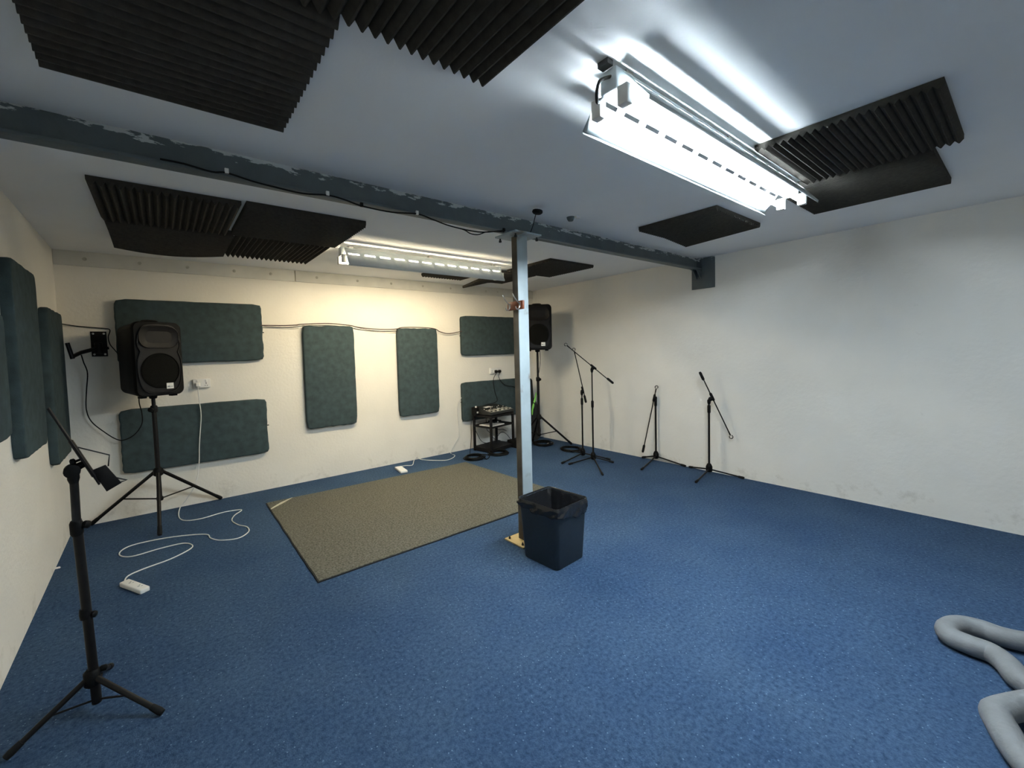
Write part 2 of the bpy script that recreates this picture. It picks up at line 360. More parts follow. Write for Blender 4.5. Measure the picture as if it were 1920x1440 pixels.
# ------------------------------------------------------------------ acoustic foam tiles on the ceiling
def foam(x0, x1, y0, y1, ax, label, droop=None, pitch=0.04, sheet=0.022, ridge=0.026, dens=1):
    mb = MB(); La = (x1-x0) if ax == 'y' else (y1-y0)      # across the ribs
    Lb = (y1-y0) if ax == 'y' else (x1-x0)
    nt_ = max(4, int(round(La / pitch))); nb = 10
    prof = []
    for i in range(nt_ + 1):
        prof.append((La*i/nt_, sheet))
        if i < nt_: prof += [(La*(i+0.43)/nt_, sheet + ridge), (La*(i+0.57)/nt_, sheet + ridge)]
    def P(a, b, d):
        x, y = (x0 + a, y0 + b) if ax == 'y' else (x0 + b, y0 + a)
        dz = droop((x-x0)/(x1-x0), (y-y0)/(y1-y0)) if droop else 0.0
        return Vector((x, y, HC - 0.0008 - d - dz))
    m_ = len(prof)
    top_ = [[P(a, Lb*j/nb, 0) for a, d in prof] for j in range(nb+1)]
    bot = [[P(a, Lb*j/nb, d) for a, d in prof] for j in range(nb+1)]
    vs = [v for r in top_ for v in r] + [v for r in bot for v in r]; o = m_*(nb+1); fs = []
    for j in range(nb):
        for i in range(m_-1):
            q = (j*m_+i, j*m_+i+1, (j+1)*m_+i+1, (j+1)*m_+i)
            fs.append(q); fs.append(tuple(o+k for k in reversed(q)))
        for i in (0, m_-1): fs.append((j*m_+i, (j+1)*m_+i, o+(j+1)*m_+i, o+j*m_+i))
    for j in (0, nb):
        for i in range(m_-1): fs.append((j*m_+i, j*m_+i+1, o+j*m_+i+1, o+j*m_+i))
    mb.add(vs, fs)
    return top('foam_tile', mb, M_FOAM, label, 'foam tile', 'ribbed acoustic foam tiles on the ceiling')
foam(-5.25, -4.535, -2.01, -1.32, 'y', 'dark foam tile with coarse ribs, front left of the four beyond the beam')
foam(-5.235, -4.49, -1.31, -0.62, 'x', 'dark foam tile sagging at its far edge above the corner speaker',
     lambda u, v: 0.055*max(0, v-0.35)**1.3*(0.35+1.3*math.sin(PI*min(1, u*0.9+0.1))))
foam(-4.51, -3.735, -2.03, -1.345, 'x', 'finely ribbed dark foam tile next to the left end of the rear light', ridge=0.024, pitch=0.034)
foam(-4.47, -3.76, -1.335, -0.60, 'y', 'foam tile with zigzag far edge nearest the bolted wall plate, left of rear light')
foam(-2.39, -1.80, -1.12, -0.50, 'y', 'narrow-looking foam tile mostly hidden behind the rear light', ridge=0.02)
foam(-1.60, -0.87, -1.86, -1.17, 'x', 'brown-black foam tile right of the steel post, close under the right wall', ridge=0.012, pitch=0.03)
foam(-1.78, -1.10, -1.16, -0.50, 'x', 'foam tile peeling away from the ceiling behind the steel post',
     lambda u, v: 0.11*max(0, (1-u)-0.35)*1.5*(0.3+0.7*v), ridge=0.012, pitch=0.03)
foam(-5.24, -4.53, -3.75, -3.055, 'x', 'large dark foam tile filling the top left of the view')
foam(-4.73, -4.01, -4.46, -3.758, 'y', 'large coarse-ribbed foam tile at the top centre of the view')
foam(-1.81, -1.03, -3.59, -3.0, 'y', 'small-looking foam tile beyond the far end of the front light',
     lambda u, v: 0.03*max(0, u-0.5)*max(0, v)*2, ridge=0.016, pitch=0.03)
foam(-2.58, -1.83, -4.70, -4.085, 'x', 'blue-black foam tile close right of the front light', ridge=0.016, pitch=0.03)
foam(-1.82, -1.05, -4.60, -3.94, 'y', 'dark foam tile nearest the right wall, beside the front light', ridge=0.016, pitch=0.03)
# ------------------------------------------------------------------ fluorescent battens with slotted reflectors
def batten(x0, x1, yc, mt, label, near_gear=False, near=(0.098, 0.130), far=(0.098, 0.130)):
    t = thing('batten_light', ((x0+x1)/2, yc, HC-0.18), label, 'ceiling light', 'twin tube lights with slotted reflectors')
    zb = HC - 0.097
    build('housing', MB().box((x0, yc-0.032, zb), (x1, yc+0.032, HC-0.022)), M_ENAM, t, bevel=0.004)
    for xx in (x0+0.10, (x0+x1)/2, x1-0.10):
        build('ceiling_bracket', MB().box((xx-0.02, yc-0.02, HC-0.024), (xx+0.02, yc+0.02, HC)), M_CHR, t)
    for sgn in (-1, 1):
        r = MB(); n = 12; L = (x1-x0-0.06)/n
        la, dr = near if sgn < 0 else far
        def Q(x, s_): return (x, yc + sgn*(0.034 + la*s_), HC - 0.030 - dr*s_)
        ss = [0.0, 0.31, 0.405, 1.0]
        for i in range(n):
            xa = x0+0.03+L*i; xs_ = [xa, xa+L*0.16, xa+L*0.84, xa+L]
            for a in range(3):
                for b in range(3):
                    if a == 1 and b == 1: continue
                    r.add([Q(xs_[a], ss[b]), Q(xs_[a+1], ss[b]), Q(xs_[a+1], ss[b+1]), Q(xs_[a], ss[b+1])], [(0,1,2,3)])
        q0, q1 = Q(x0+0.03, 1), Q(x1-0.03, 1)
        r.add([q0, q1, (q1[0], q1[1]-sgn*0.002, q1[2]-0.012), (q0[0], q0[1]-sgn*0.002, q0[2]-0.012)], [(0,1,2,3)])
        build('reflector', r, M_ENAM, t, solid=0.0012)
        ty = yc + sgn*0.052; tz = HC - 0.138
        build('tube', MB().lathe((x0+0.035, ty, tz), (1, 0, 0), [(0.0125, 0), (0.0125, x1-x0-0.07)], 16), mt, t)
        for xx, d in ((x0, 0.034), (x1-0.034, 0.034)):
            build('lamp_holder', MB().box((xx, ty-0.019, tz-0.022), (xx+d, ty+0.019, zb+0.002)), M_WHT, t, bevel=0.003)
    if near_gear:
        g = MB().tube(smooth([(x0+0.02, yc-0.01, HC-0.04), (x0-0.05, yc, HC-0.08), (x0-0.035, yc+0.02, HC-0.13), (x0+0.01, yc+0.03, HC-0.10)], 5), 0.006, 8)
        g.box((x0-0.03, yc-0.02, HC-0.02), (x0-0.0, yc+0.02, HC-0.001))
        build('supply_gland', g, M_DARK, t)
batten(-3.70, -1.86, -4.035, M_TUBC, 'bright bluish twin tube light on the near half of the ceiling', True)
batten(-3.68, -1.84, -1.31, M_TUBW, 'rear twin tube light seen from the side, glowing slots along its reflector', near=(0.085, 0.155), far=(0.120, 0.090))
# ------------------------------------------------------------------ fabric covered wall panels
def cushion(c, ux, uz, un, W_, H_, T_, seed):
    rnd = random.Random(seed); mb = MB(); rings = []
    levels = [(-0.002, 0.0, 0.02), (0.001, 0.2, 0.02), (0.002, 0.6, 0.02), (0.0, 0.88, 0.02), (-0.006, 0.985, 0.02), (-0.016, 1.0, 0.02)]
    n = 14
    jit = [rnd.uniform(-0.004, 0.004) for _ in range(4*n)]
    for ins, d, r in levels:
        ring = []
        w2, h2 = W_/2 + ins, H_/2 + ins
        per = []
        for k in range(n): per.append((-w2 + 2*w2*k/n, -h2))
        for k in range(n): per.append((w2, -h2 + 2*h2*k/n))
        for k in range(n): per.append((w2 - 2*w2*k/n, h2))
        for k in range(n): per.append((-w2, h2 - 2*h2*k/n))
        for q, (a, b) in enumerate(per):
            cr = 0.012
            if abs(a) > w2-1e-6 and abs(b) > h2-1e-6: a *= (w2-cr)/w2; b *= (h2-cr)/h2
            j = 1 + (jit[q] if d > 0 else 0)/0.6
            ring.append(c + ux*(a*j) + uz*(b*j) + un*(T_*d))
        rings.append(ring)
    return mb.loft(rings, smooth=True)
GP = 'fabric sound panels on the walls'
X, Y, Z = Vector((1,0,0)), Vector((0,1,0)), Vector((0,0,1))
TH = 0.052
def back_panel(x0, x1, z0, z1, label, seed, toggle=None):
    t = thing('sound_panel', ((x0+x1)/2, 0, z0), label, 'sound panel', GP)
    build('cover', cushion(Vector(((x0+x1)/2, -0.001, (z0+z1)/2)), X, Z, -Y, x1-x0, z1-z0, TH, seed), M_FAB, t)
    for s in toggle or ():
        xx = x0 - 0.006 if s < 0 else x1 + 0.006
        build('fixing_screw', MB().tube([(xx-0.012*s, -0.02, (z0+z1)/2), (xx+0.012*s, -0.02, (z0+z1)/2)], 0.005, 8), M_PLA, t)
def corners(qs, ax=1, val=-TH):
    P = [on(x, y, ax, val) for x, y in qs]; return P
def span(P):
    return ((P[0].x+P[3].x)/2, (P[1].x+P[2].x)/2, (P[2].z+P[3].z)/2, (P[0].z+P[1].z)/2)
p1 = span(corners([(212,560),(490,571),(495,675),(222,684)]))
back_panel(*p1, 'long dark panel high on the back wall behind the left speaker', 1, (1,))
p2 = span(corners([(222,769),(500,748),(504,850),(232,888)]))
back_panel(*p2, 'long dark panel low on the back wall behind the left tripod stand', 2, (1,))
p3 = span(corners([(567,612),(663,611),(671,795),(577,804)]))
back_panel(*p3, 'upright dark panel, larger-looking left one of the middle pair', 3)
p4 = span(corners([(745,616),(820,616),(824,773),(751,782)]))
back_panel(*p4, 'upright dark panel, right one of the middle pair on the back wall', 4)
q = corners([(866,592),(866,667)]); x0 = (q[0].x+q[1].x)/2
back_panel(x0, x0+1.2, q[1].z, q[0].z, 'long dark panel high on the back wall, crossed by the steel post', 5, (-1,))
q = corners([(867,718),(869,791)]); x0 = (q[0].x+q[1].x)/2
back_panel(x0, x0+1.2, q[1].z, q[0].z, 'long dark panel low on the back wall behind the mixer trolley', 6, (-1,))
# left wall panels
def left_panel(y0, y1, z0, z1, label, seed):
    ym = (y0+y1)/2; un = Vector((math.cos(0.019), math.sin(0.019), 0)); ua = Vector((0.019, -1, 0)).normalized()
    t = thing('sound_panel', (lw(ym), ym, z0), label, 'sound panel', GP)
    build('cover', cushion(Vector((lw(ym)+0.001, ym, (z0+z1)/2)), -ua, Z, un, y1-y0, z1-z0, TH, seed), M_FAB, t)
def lf(px_, py_, off=TH):
    y = -1.5
    for _ in range(12): P = on(px_, py_, 0, lw(y) + off); y = P.y
    return P
A, B, C_ = lf(50, 862), lf(92, 826), lf(16, 478)
D, E_, F_ = lf(112, 872), lf(136, 848), lf(82, 572)
left_panel(A.y, A.y + 0.6, A.z, C_.z, 'tall dark panel on the left wall, nearer of the two upright ones', 7)
left_panel(D.y, D.y + 0.6, D.z, F_.z, 'tall dark panel on the left wall closest to the back corner', 8)
G_ = lf(25, 818)
left_panel(G_.y - 1.2, G_.y, G_.z, G_.z + 0.6, 'dark panel cut off by the left edge of the view', 9)
# ------------------------------------------------------------------ rug
R0, R1, R2, R3 = fl(598, 1092), fl(500, 945), fl(873, 868), fl(1064, 929)
cen = (R0+R1+R2+R3)/4
def rug_poly(f, z0, z1):
    pts = [cen + (r-cen)*f for r in (R0, R3, R2, R1)]
    mb = MB(); out = []
    for i in range(4):
        a, b = pts[i], pts[(i+1) % 4]; n_ = 16
        d = (b-a).normalized(); nn = Vector((d.y, -d.x, 0)); rnd = random.Random(i)
        for k in range(n_): out.append(a.lerp(b, k/n_) + nn*(rnd.uniform(-0.003, 0.003)))
    n_ = len(out)
    mb.loft([[Vector((p.x, p.y, z0)) for p in out], [Vector((p.x, p.y, z1)) for p in out]])
    return mb
t = thing('rug', (cen.x, cen.y, 0), 'grey-brown rectangular rug with a black edge on the blue carpet', 'rug')
build('pile', rug_poly(1.0, 0.004, 0.012), M_RUG, t)
o = build('backing', rug_poly(1.006, 0.0, 0.008), M_RUGE, t); o['label'] = 'black rubber edge'
a, b = fl(508, 955, 0.014), fl(548, 933, 0.014)
d = (b-a).normalized(); nn = Vector((-d.y, d.x, 0))*0.011
o = build('corner_seam', MB().loft([[a-nn*0.3, a+nn*0.3, a+nn*0.3+Z*0.008, a-nn*0.3+Z*0.008], [a.lerp(b, .5)-nn, a.lerp(b, .5)+nn, a.lerp(b, .5)+nn+Z*0.010, a.lerp(b, .5)-nn+Z*0.010], [b-nn*0.2, b+nn*0.2, b+nn*0.2+Z*0.002, b-nn*0.2+Z*0.002]]), M_TAPE, t)
o['label'] = 'pale raised seam across the corner'
# ------------------------------------------------------------------ speakers on tripod stands
def leg_tube(p, q, r, par, mt=M_BLK, foot_r=None, name='leg', foot='rubber_foot', fl_=0.07):
    p, q = Vector(p), Vector(q); q.z = max(q.z, (foot_r or r))
    o = build(name, MB().tube([p, q], r, 12), mt, par)
    if foot_r:
        d = (q-p).normalized()
        LOC[o.name] = LOC[par.name]
        build(foot, MB().tube([q - d*fl_, q - d*0.01, q + d*0.006], [foot_r*0.85, foot_r, foot_r*0.85], 12), M_RUB, o)
    return o
def speaker_stand(base, ztop, hubz, feet, label):
    t = thing('speaker_stand', (base.x, base.y, 0), label, 'speaker stand', 'tripod speaker stands')
    build('lower_pole', MB().tube([(base.x, base.y, 0.20), (base.x, base.y, 1.02)], 0.0185, 16), M_BLK, t)
    build('upper_pole', MB().tube([(base.x, base.y, 1.0), (base.x, base.y, ztop)], 0.0150, 16), M_BLK, t)
    build('collar', MB().lathe((base.x, base.y, 0.985), Z, [(0.024, 0), (0.027, 0.01), (0.027, 0.05), (0.021, 0.06)], 16), M_PLA, t)
    build('clamp_knob', MB().tube([(base.x, base.y-0.02, 1.015), (base.x-0.02, base.y-0.055, 1.015)], 0.006, 8).lathe((base.x-0.02, base.y-0.05, 1.015), (-0.4, -1, 0), [(0.012, 0), (0.020, 0.006), (0.020, 0.016), (0.010, 0.022)], 10), M_PLA, t)
    build('hub', MB().lathe((base.x, base.y, hubz-0.035), Z, [(0.022, 0), (0.036, 0.01), (0.036, 0.06), (0.024, 0.075)], 16), M_PLA, t)
    build('lower_ring', MB().lathe((base.x, base.y, 0.20), Z, [(0.021, 0), (0.026, 0.006), (0.026, 0.03), (0.02, 0.036)], 16), M_PLA, t)
    for f in feet:
        f = Vector(f); d = Vector((f.x-base.x, f.y-base.y, 0)).normalized()
        h = Vector((base.x, base.y, hubz)) + d*0.034
        leg_tube(h, Vector((f.x, f.y, 0.018)), 0.0145, t, foot_r=0.0185)
        mid = h.lerp(Vector((f.x, f.y, 0.018)), 0.52)
        build('brace', MB().tube([Vector((base.x, base.y, 0.216)) + d*0.022, mid], 0.0065, 8), M_BLK, t)
    return t
def speaker(c, zb, ang, label, badge=(0.055, 0.05)):
    """c: pole position, ang: direction the front looks towards (radians from +x)"""
    n = Vector((math.cos(ang), math.sin(ang), 0)); s = Vector((-n.y, n.x, 0))   # s points to the speaker's left as seen from front -> right
    s = -s if False else s
    W_, H_, D_ = 0.375, 0.63, 0.34
    def P(a, b, d): return Vector((c.x, c.y, zb)) + s*a + Z*b + n*d
    t = thing('loudspeaker', (c.x, c.y, zb), label, 'speaker', 'black speakers on tripod stands')
    rings = []
    for d, ws, hs, r in ((-0.26, 0.60, 0.72, 0.05), (-0.24, 0.68, 0.80, 0.06), (-0.235, 0.70, 0.94, 0.06), (0.0, 0.90, 0.98, 0.06), (0.10, 1.0, 1.0, 0.06), (0.13, 1.0, 1.0, 0.055), (0.142, 0.96, 0.975, 0.05)):
        rings.append([P(a, H_/2 + b, d) for a, b in rrect(W_*ws, H_*hs, r, 6)])
    build('cabinet', MB().loft(rings, smooth=True), M_PLA, t)
    # waisted front frame round horn and woofer
    out = []
    for k in range(48):
        a = 2*PI*k/48; v = math.sin(a); 
        zz = 0.5*H_*0.93*(abs(v)**0.75)*(1 if v >= 0 else -1)
        wid = 0.5*W_*0.93*(min(1, (abs(math.cos(a)))**0.42))
        waist = 1 - 0.16*math.exp(-((zz-0.055)/0.045)**2)
        out.append((wid*waist*(1 if math.cos(a) >= 0 else -1), zz))
    fr = [[P(a, H_/2+b, 0.140) for a, b in out], [P(a, H_/2+b, 0.152) for a, b in out],
          [P(a*0.955, H_/2+b*0.965, 0.153) for a, b in out], [P(a*0.94, H_/2+b*0.955, 0.146) for a, b in out]]
    f = build('front_frame', MB().loft(fr, smooth=True), M_BLK, t)
    # woofer grille
    gz = 0.215
    g = MB().lathe(P(0, gz, 0.146), n, [(0.0, 0.012), (0.08, 0.011), (0.130, 0.006), (0.140, 0.004), (0.140, 0.0)], 36)
    g.tube([P(0, gz, 0.151) + (s*math.cos(2*PI*k/36) + Z*math.sin(2*PI*k/36))*0.146 for k in range(36)], 0.004, 6, closed=True)
    build('woofer_grille', g, M_GRI, t)
    # horn: flared mouth
    hz_ = 0.50
    h = MB(); hr = []
    for d, ws, hs in ((0.1535, 0.300, 0.175), (0.150, 0.285, 0.155), (0.143, 0.19, 0.09), (0.135, 0.05, 0.05)):
        hr.append([P(a, hz_+b, d+0.002) for a, b in rrect(ws, hs, min(ws, hs)*0.42, 5)])
    h.loft(hr, smooth=True, caps=False)
    h.tube([P(a, hz_+b, 0.1555) for a, b in rrect(0.305, 0.18, 0.075, 5)], 0.003, 6, closed=True)
    build('horn', h, M_BLK, t)
    o = build('badge', MB().add([P(a, b, d) for d in (0.150, 0.155) for a, b in ((0.035, 0.055), (0.035+badge[0], 0.055), (0.035+badge[0], 0.055+badge[1]), (0.035, 0.055+badge[1]))],
        [(3,2,1,0),(4,5,6,7),(0,1,5,4),(1,2,6,5),(2,3,7,6),(3,0,4,7)]), M_WHT, t); o['label'] = 'white square badge with grey print'
    LOC[o.name] = LOC[t.name]
    pr = MB()
    for (a0, a1, b0, b1) in ((0.041, 0.062, 0.068, 0.080), (0.066, 0.084, 0.070, 0.076)):
        pr.add([P(a, b, d) for d in (0.1545, 0.1557) for a, b in ((a0, b0), (a1, b0), (a1, b1), (a0, b1))],
               [(3,2,1,0),(4,5,6,7),(0,1,5,4),(1,2,6,5),(2,3,7,6),(3,0,4,7)])
    build('print', pr, M_INK, o)
    for a in (-0.12, 0.12):
        build('foot', MB().add([P(a+i*0.02, b, d+j*0.03) for b in (-0.014, 0.004) for i, j in ((-1,-1),(1,-1),(1,1),(-1,1)) for d in (0.08,)],
              [(3,2,1,0),(4,5,6,7),(0,1,5,4),(1,2,6,5),(2,3,7,6),(3,0,4,7)]), M_RUB, t)
    hh = MB().tube(smooth([P(-0.06, H_-0.012, 0.02), P(-0.05, H_+0.014, 0.02), P(0.05, H_+0.014, 0.02), P(0.06, H_-0.012, 0.02)], 5), 0.009, 8)
    build('handle', hh, M_RUB, t)
    build('pole_cup', MB().lathe(P(0, -0.03, 0), Z, [(0.022, 0), (0.028, 0.004), (0.034, 0.034)], 16), M_PLA, t)
    return t
# left one: front foot stands at the dark tip on the carpet, two back feet touch the wall line
LB = Vector((-5.03, -0.36, 0))
q = facing(287, 742, LB); LB = Vector((q.x, q.y, 0))
ztop = q.z
hub = facing(291, 886, LB)
ff = fl(300, 1006)
speaker_stand(LB, ztop, hub.z, [ff, bk(172, 979, -0.03), bk(414, 934, -0.03)], 'black tripod stand under the speaker in the left corner')
speaker(LB, ztop + 0.005, math.radians(-63), 'black speaker on a tripod stand in the left corner')

ring = fl(1011, 815, 0.216)
RB = Vector((ring.x, ring.y, 0))
q = facing(1006, 657, RB); hub = facing(1008, 780, RB)
f0 = fl(1071, 834); rr = (f0 - RB).length; a0 = math.atan2(f0.y-RB.y, f0.x-RB.x)
rr2 = 0.42
speaker_stand(RB, q.z, 0.47, [f0, fl(999, 829), RB + Vector((0.02, 0.46, 0))], 'black tripod stand under the speaker in the right corner')
speaker(RB, q.z + 0.005, math.radians(-128), 'black speaker on a tripod stand in the right corner, partly behind the steel post')
top('speaker_cable', MB().tube(smooth([facing(1012, 655, RB), facing(1011, 675, RB)+Vector((0,-.02,0)), facing(1009, 695, RB)+Vector((0,-.02,0)), facing(1008, 712, RB), facing(1007, 740, RB)], 6), 0.004, 8), M_CAB, 'thin black cable hanging from the right corner speaker along its pole', 'cable')
# ------------------------------------------------------------------ gig bag in the corner
bt = bk(1002, 709, -0.16)
bx = bk(988, 760, -0.16).x
t = thing('guitar_bag', (bx, -0.16, 0), 'black guitar bag with lime green trim leaning in the right back corner', 'guitar bag')
H_ = bt.z
prof = [(0.0, 0.13), (0.04, 0.185), (0.13, 0.205), (0.26, 0.195), (0.36, 0.165), (0.45, 0.155), (0.53, 0.165), (0.60, 0.14), (0.68, 0.085), (0.85, 0.075), (0.97, 0.07), (1.0, 0.045)]
def bag_ring(off, y, inset=0.0):
    out = [(w_-inset, h) for h, w_ in prof]; pts = out + [(-a, h) for a, h in reversed(out)]
    return [Vector((bx + a, y - 0.0 + (1-h)*-0.04, 0.005 + h*H_)) for a, h in pts]
build('body', MB().loft([bag_ring(0, -0.235, 0.02), bag_ring(0, -0.22), bag_ring(0, -0.11), bag_ring(0, -0.095, 0.02)], smooth=True), M_BAG, t)
gpts = [on(x, y, 1, -0.283) for x, y in ((1005, 736), (1004, 745), (1001, 757), (998.5, 768), (998, 778))]
mb = MB(); mb.tube(smooth(gpts, 5), [0.006 + 0.012*math.sin(PI*k/20) for k in range(21)], 8)
o = build('trim', mb, M_GREEN, t); o['label'] = 'lime green curved trim'
build('carry_handle', MB().tube(smooth([(bx+0.02, -0.27, H_*0.62), (bx+0.03, -0.31, H_*0.60), (bx+0.03, -0.31, H_*0.52), (bx+0.02, -0.27, H_*0.50)], 5), 0.009, 8), M_BAG, t)
# ------------------------------------------------------------------ wall sockets, plugs and cords
def socket(c, n, label, w_, used):
    t = thing('wall_socket', (c.x, 0, c.z - 0.045), label, 'wall socket', 'white wall sockets on the back wall')
    build('back_box', MB().box((c.x-w_/2, -0.032, c.z-0.043), (c.x+w_/2, 0, c.z+0.043)), M_WHT, t, bevel=0.004)
    for k in range(n):
        xx = c.x - w_/2 + w_*(k+0.5)/n
        build('rocker_switch', MB().box((xx-0.008, -0.037, c.z+0.014), (xx+0.008, -0.031, c.z+0.034)), M_WHT, t, bevel=0.002)
        if k not in used:
            for a_, b_, c_2, d_ in ((-0.003, -0.006, 0.003, 0.006), (-0.013, -0.025, -0.006, -0.020), (0.006, -0.025, 0.013, -0.020)):
                build('pin_hole', MB().box((xx+a_, -0.0335, c.z+b_), (xx+c_2, -0.0315, c.z+d_)), M_DARK, t)
    return c
def plug_mb(x, z, d=0.040):
    return MB().loft([[Vector((x+a, -0.034-dd, z-0.012+b)) for a, b in rrect(0.044*s_, 0.044*s_, 0.010*s_, 4)] for dd, s_ in ((0, 1), (0.018, 1), (d*0.8, 0.8), (d, 0.6))])
sL = bk(378, 718.5); socket(sL, 2, 'white double socket right of the left speaker, one white plug in', 0.146, (0,))
sR = bk(926.5, 695); socket(sR, 3, 'white triple socket on the wall above the mixer, black plugs in', 0.205, (1, 2))
# white cord of the left socket down to the block on the carpet
def floor_pts(L, z=0.005): return [fl(x, y, z) for x, y in L]
plx = sL.x - 0.0365
t = thing('extension_lead', fl(252, 1098), 'white extension lead looping over the carpet to a block near the music stand', 'extension lead', 'white extension leads on the carpet')
build('plug', plug_mb(plx, sL.z), M_WHT, t, bevel=0.002)
cp = [Vector((plx, -0.060, sL.z-0.030)), bk(372, 738, -0.065), bk(374, 754, -0.07), bk(377, 781, -0.07), bk(374, 830, -0.072), bk(373, 873, -0.085), bk(367, 906, -0.14), bk(352, 933, -0.14)]
cf = floor_pts([(338,958),(336,970),(349,976),(379,972),(417,961),(446,956),(453,957),(440,966),(435,976),(447,984),(463,988),(466,997),(447,1009),(414,1013),(395,1009),(387,1002),(347,1004),(298,1011),(249,1022),(227,1033),(226,1042),(249,1043),(298,1029),(341,1019),(359,1021),(357,1029),(320,1048),(271,1066),(240,1080)])
cf[0].z = max(0.02, bk(343, 950, -0.13).z)
be = floor_pts([(225,1093),(240,1085),(280,1099),(264,1108)], 0.028)
c0 = (be[0]+be[1])/2; ax = ((be[2]+be[3])/2 - c0); Lb = ax.length; ax.normalize(); sd = Vector((-ax.y, ax.x, 0)); wb = max(0.055, (be[1]-be[0]).length)
build('cord', MB().tube(smooth(cp + cf + [c0 + Vector((0, 0, -0.014))], 7), 0.0042, 8), M_CABW, t)
def block(c0, ax, sd, L, wd, h, name='socket_block'):
    M = Matrix.Translation((c0.x, c0.y, 0)) @ Matrix(((ax.x, sd.x, 0, 0), (ax.y, sd.y, 0, 0), (0, 0, 1, 0), (0, 0, 0, 1)))
    return MB().box((0, -wd/2, 0.001), (L, wd/2, h), M), M
bmb, BM = block(c0, ax, sd, Lb, wb, 0.030)
o = build('socket_block', bmb, M_WHT, t, bevel=0.006)
for k in range(2):
    xx = Lb*(0.30 + 0.42*k)
    for a_, b_, c_2, d_ in ((-0.004, -0.008, 0.004, 0.004), (0.010, 0.006, 0.015, 0.014), (-0.015, 0.006, -0.010, 0.014)):
        sub('pin_hole', MB().box((xx+a_, b_, 0.0295), (xx+c_2, d_, 0.0306), BM), M_INK, o)
# second white lead by the back wall
t = thing('extension_lead', fl(752, 880), 'white extension lead with small block between rug and back wall', 'extension lead', 'white extension leads on the carpet')
wp = [bk(870, 742, -0.015), bk(862, 750, -0.03), bk(858, 765, -0.02), bk(860, 796, -0.015), bk(860, 818, -0.015), bk(853, 831, -0.02)]
wf = floor_pts([(845,849),(853,854),(846,860),(834,863),(810,863),(790,861.5)])
wf += [bk(781, 857, -0.012), fl(776, 864, 0.006), fl(773, 872, 0.005), fl(760, 873, 0.005), fl(750, 875, 0.012)]
build('cord', MB().tube(smooth(wp + wf, 6), 0.0042, 8), M_CABW, t)
be = floor_pts([(741,876),(751,873),(763,881),(753,885)], 0.028)
c0 = (be[0]+be[1])/2; ax = ((be[2]+be[3])/2 - c0); Lb = ax.length; ax.normalize(); sd = Vector((-ax.y, ax.x, 0))
bmb, BM = block(c0, ax, sd, Lb, (be[1]-be[0]).length, 0.030)
build('socket_block', bmb, M_WHT, t, bevel=0.006)
# pale hose at the right front
t = thing('hose', fl(1850, 1250), 'thick grey-white hose looping across the carpet at the right front', 'hose')
hp = floor_pts([(2100,1225),(1985,1212),(1925,1204),(1880,1194),(1840,1180),(1800,1172),(1778,1179),(1784,1194),(1820,1210),(1860,1225),(1890,1248),(1912,1274),(1950,1298)], 0.046)
hp += floor_pts([(1975,1312),(1925,1321),(1880,1331),(1868,1340),(1880,1364),(1900,1398),(1925,1432),(1960,1470)], 0.046)
build('tube', MB().tube(smooth(hp, 6), 0.043, 16), M_HOSE, t)
# ------------------------------------------------------------------ wall bracket with cable
bc = [bk(x, y, -0.004) for x, y in ((168, 622), (199, 621), (203, 668), (173, 669))]
x0, x1 = (bc[0].x+bc[3].x)/2, (bc[1].x+bc[2].x)/2; z0, z1 = (bc[2].z+bc[3].z)/2, (bc[0].z+bc[1].z)/2
t = thing('speaker_wall_bracket', ((x0+x1)/2, 0, z0), 'empty black speaker bracket screwed to the back wall in the left corner', 'wall bracket')
build('wall_plate', MB().box((x0, -0.006, z0), (x1, 0, z1)), M_BLK, t, bevel=0.002)
for sx in (x0+0.018, x1-0.018):
    for sz in (z0+0.02, z1-0.02):
        build('screw', MB().lathe((sx, -0.005, sz), -Y, [(0.009, 0), (0.008, 0.004), (0.0, 0.006)], 10), M_CHR, t)
xm = (x0+x1)/2; zm = z0 + (z1-z0)*0.33
j1 = Vector((xm, -0.075, zm)); j2 = on(152, 661, 1, -0.16); j3 = on(135, 669, 1, -0.24)
build('pivot', MB().lathe((xm, -0.07, zm-0.05), Z, [(0.02, 0), (0.028, 0.005), (0.028, 0.095), (0.02, 0.1)], 16).box((xm-0.022, -0.06, zm-0.045), (xm+0.022, -0.004, zm+0.045)), M_BLK, t)
build('arm', MB().tube([j1, j2, j3], 0.016, 12), M_BLK, t)
b4 = on(126, 643, 1, -0.24)
build('speaker_plate', MB().tube([j3 + (j3-b4)*0.15, b4], 0.015, 8), M_BLK, t, bevel=0.0)
hx = MB().tube([(xm+0.02, -0.08, zm-0.01), (x1+0.015, -0.085, zm+0.0)], 0.012, 8)
build('tension_handle', hx, M_PLA, t)
cpts = [j2 + Vector((0, 0, -0.02)), on(157, 680, 1, -0.13), on(164, 700, 1, -0.09), on(162, 735, 1, -0.06), on(162, 768, 1, -0.05), on(172, 791, 1, -0.05), on(197, 811, 1, -0.06), on(217, 823, 1, -0.08), on(232, 825, 1, -0.10), on(252, 815, 1, -0.13), on(266, 795, 1, -0.16), on(266, 775, 1, -0.2), on(261, 755, 1, -0.24), on(261, 738, 1, -0.27)]
top('speaker_cable', MB().tube(smooth(cpts, 6), 0.0045, 8), M_CAB, 'black cable drooping from the empty wall bracket up to the left speaker', 'cable')
top('thin_cable', MB().tube(smooth([bk(108, 606, -0.02), bk(140, 611, -0.01), bk(172, 614, -0.01), bk(196, 616, -0.01), bk(206, 619, -0.02), bk(203, 632, -0.03), bk(206, 645, -0.035), bk(214, 655, -0.08), bk(222, 664, -0.12)], 6), 0.004, 8), M_CAB, 'thin cable crossing the left corner just above the empty wall bracket', 'cable')
def wcab(L, y, r=0.005): return smooth([bk(a, b, y) for a, b in L], 6)
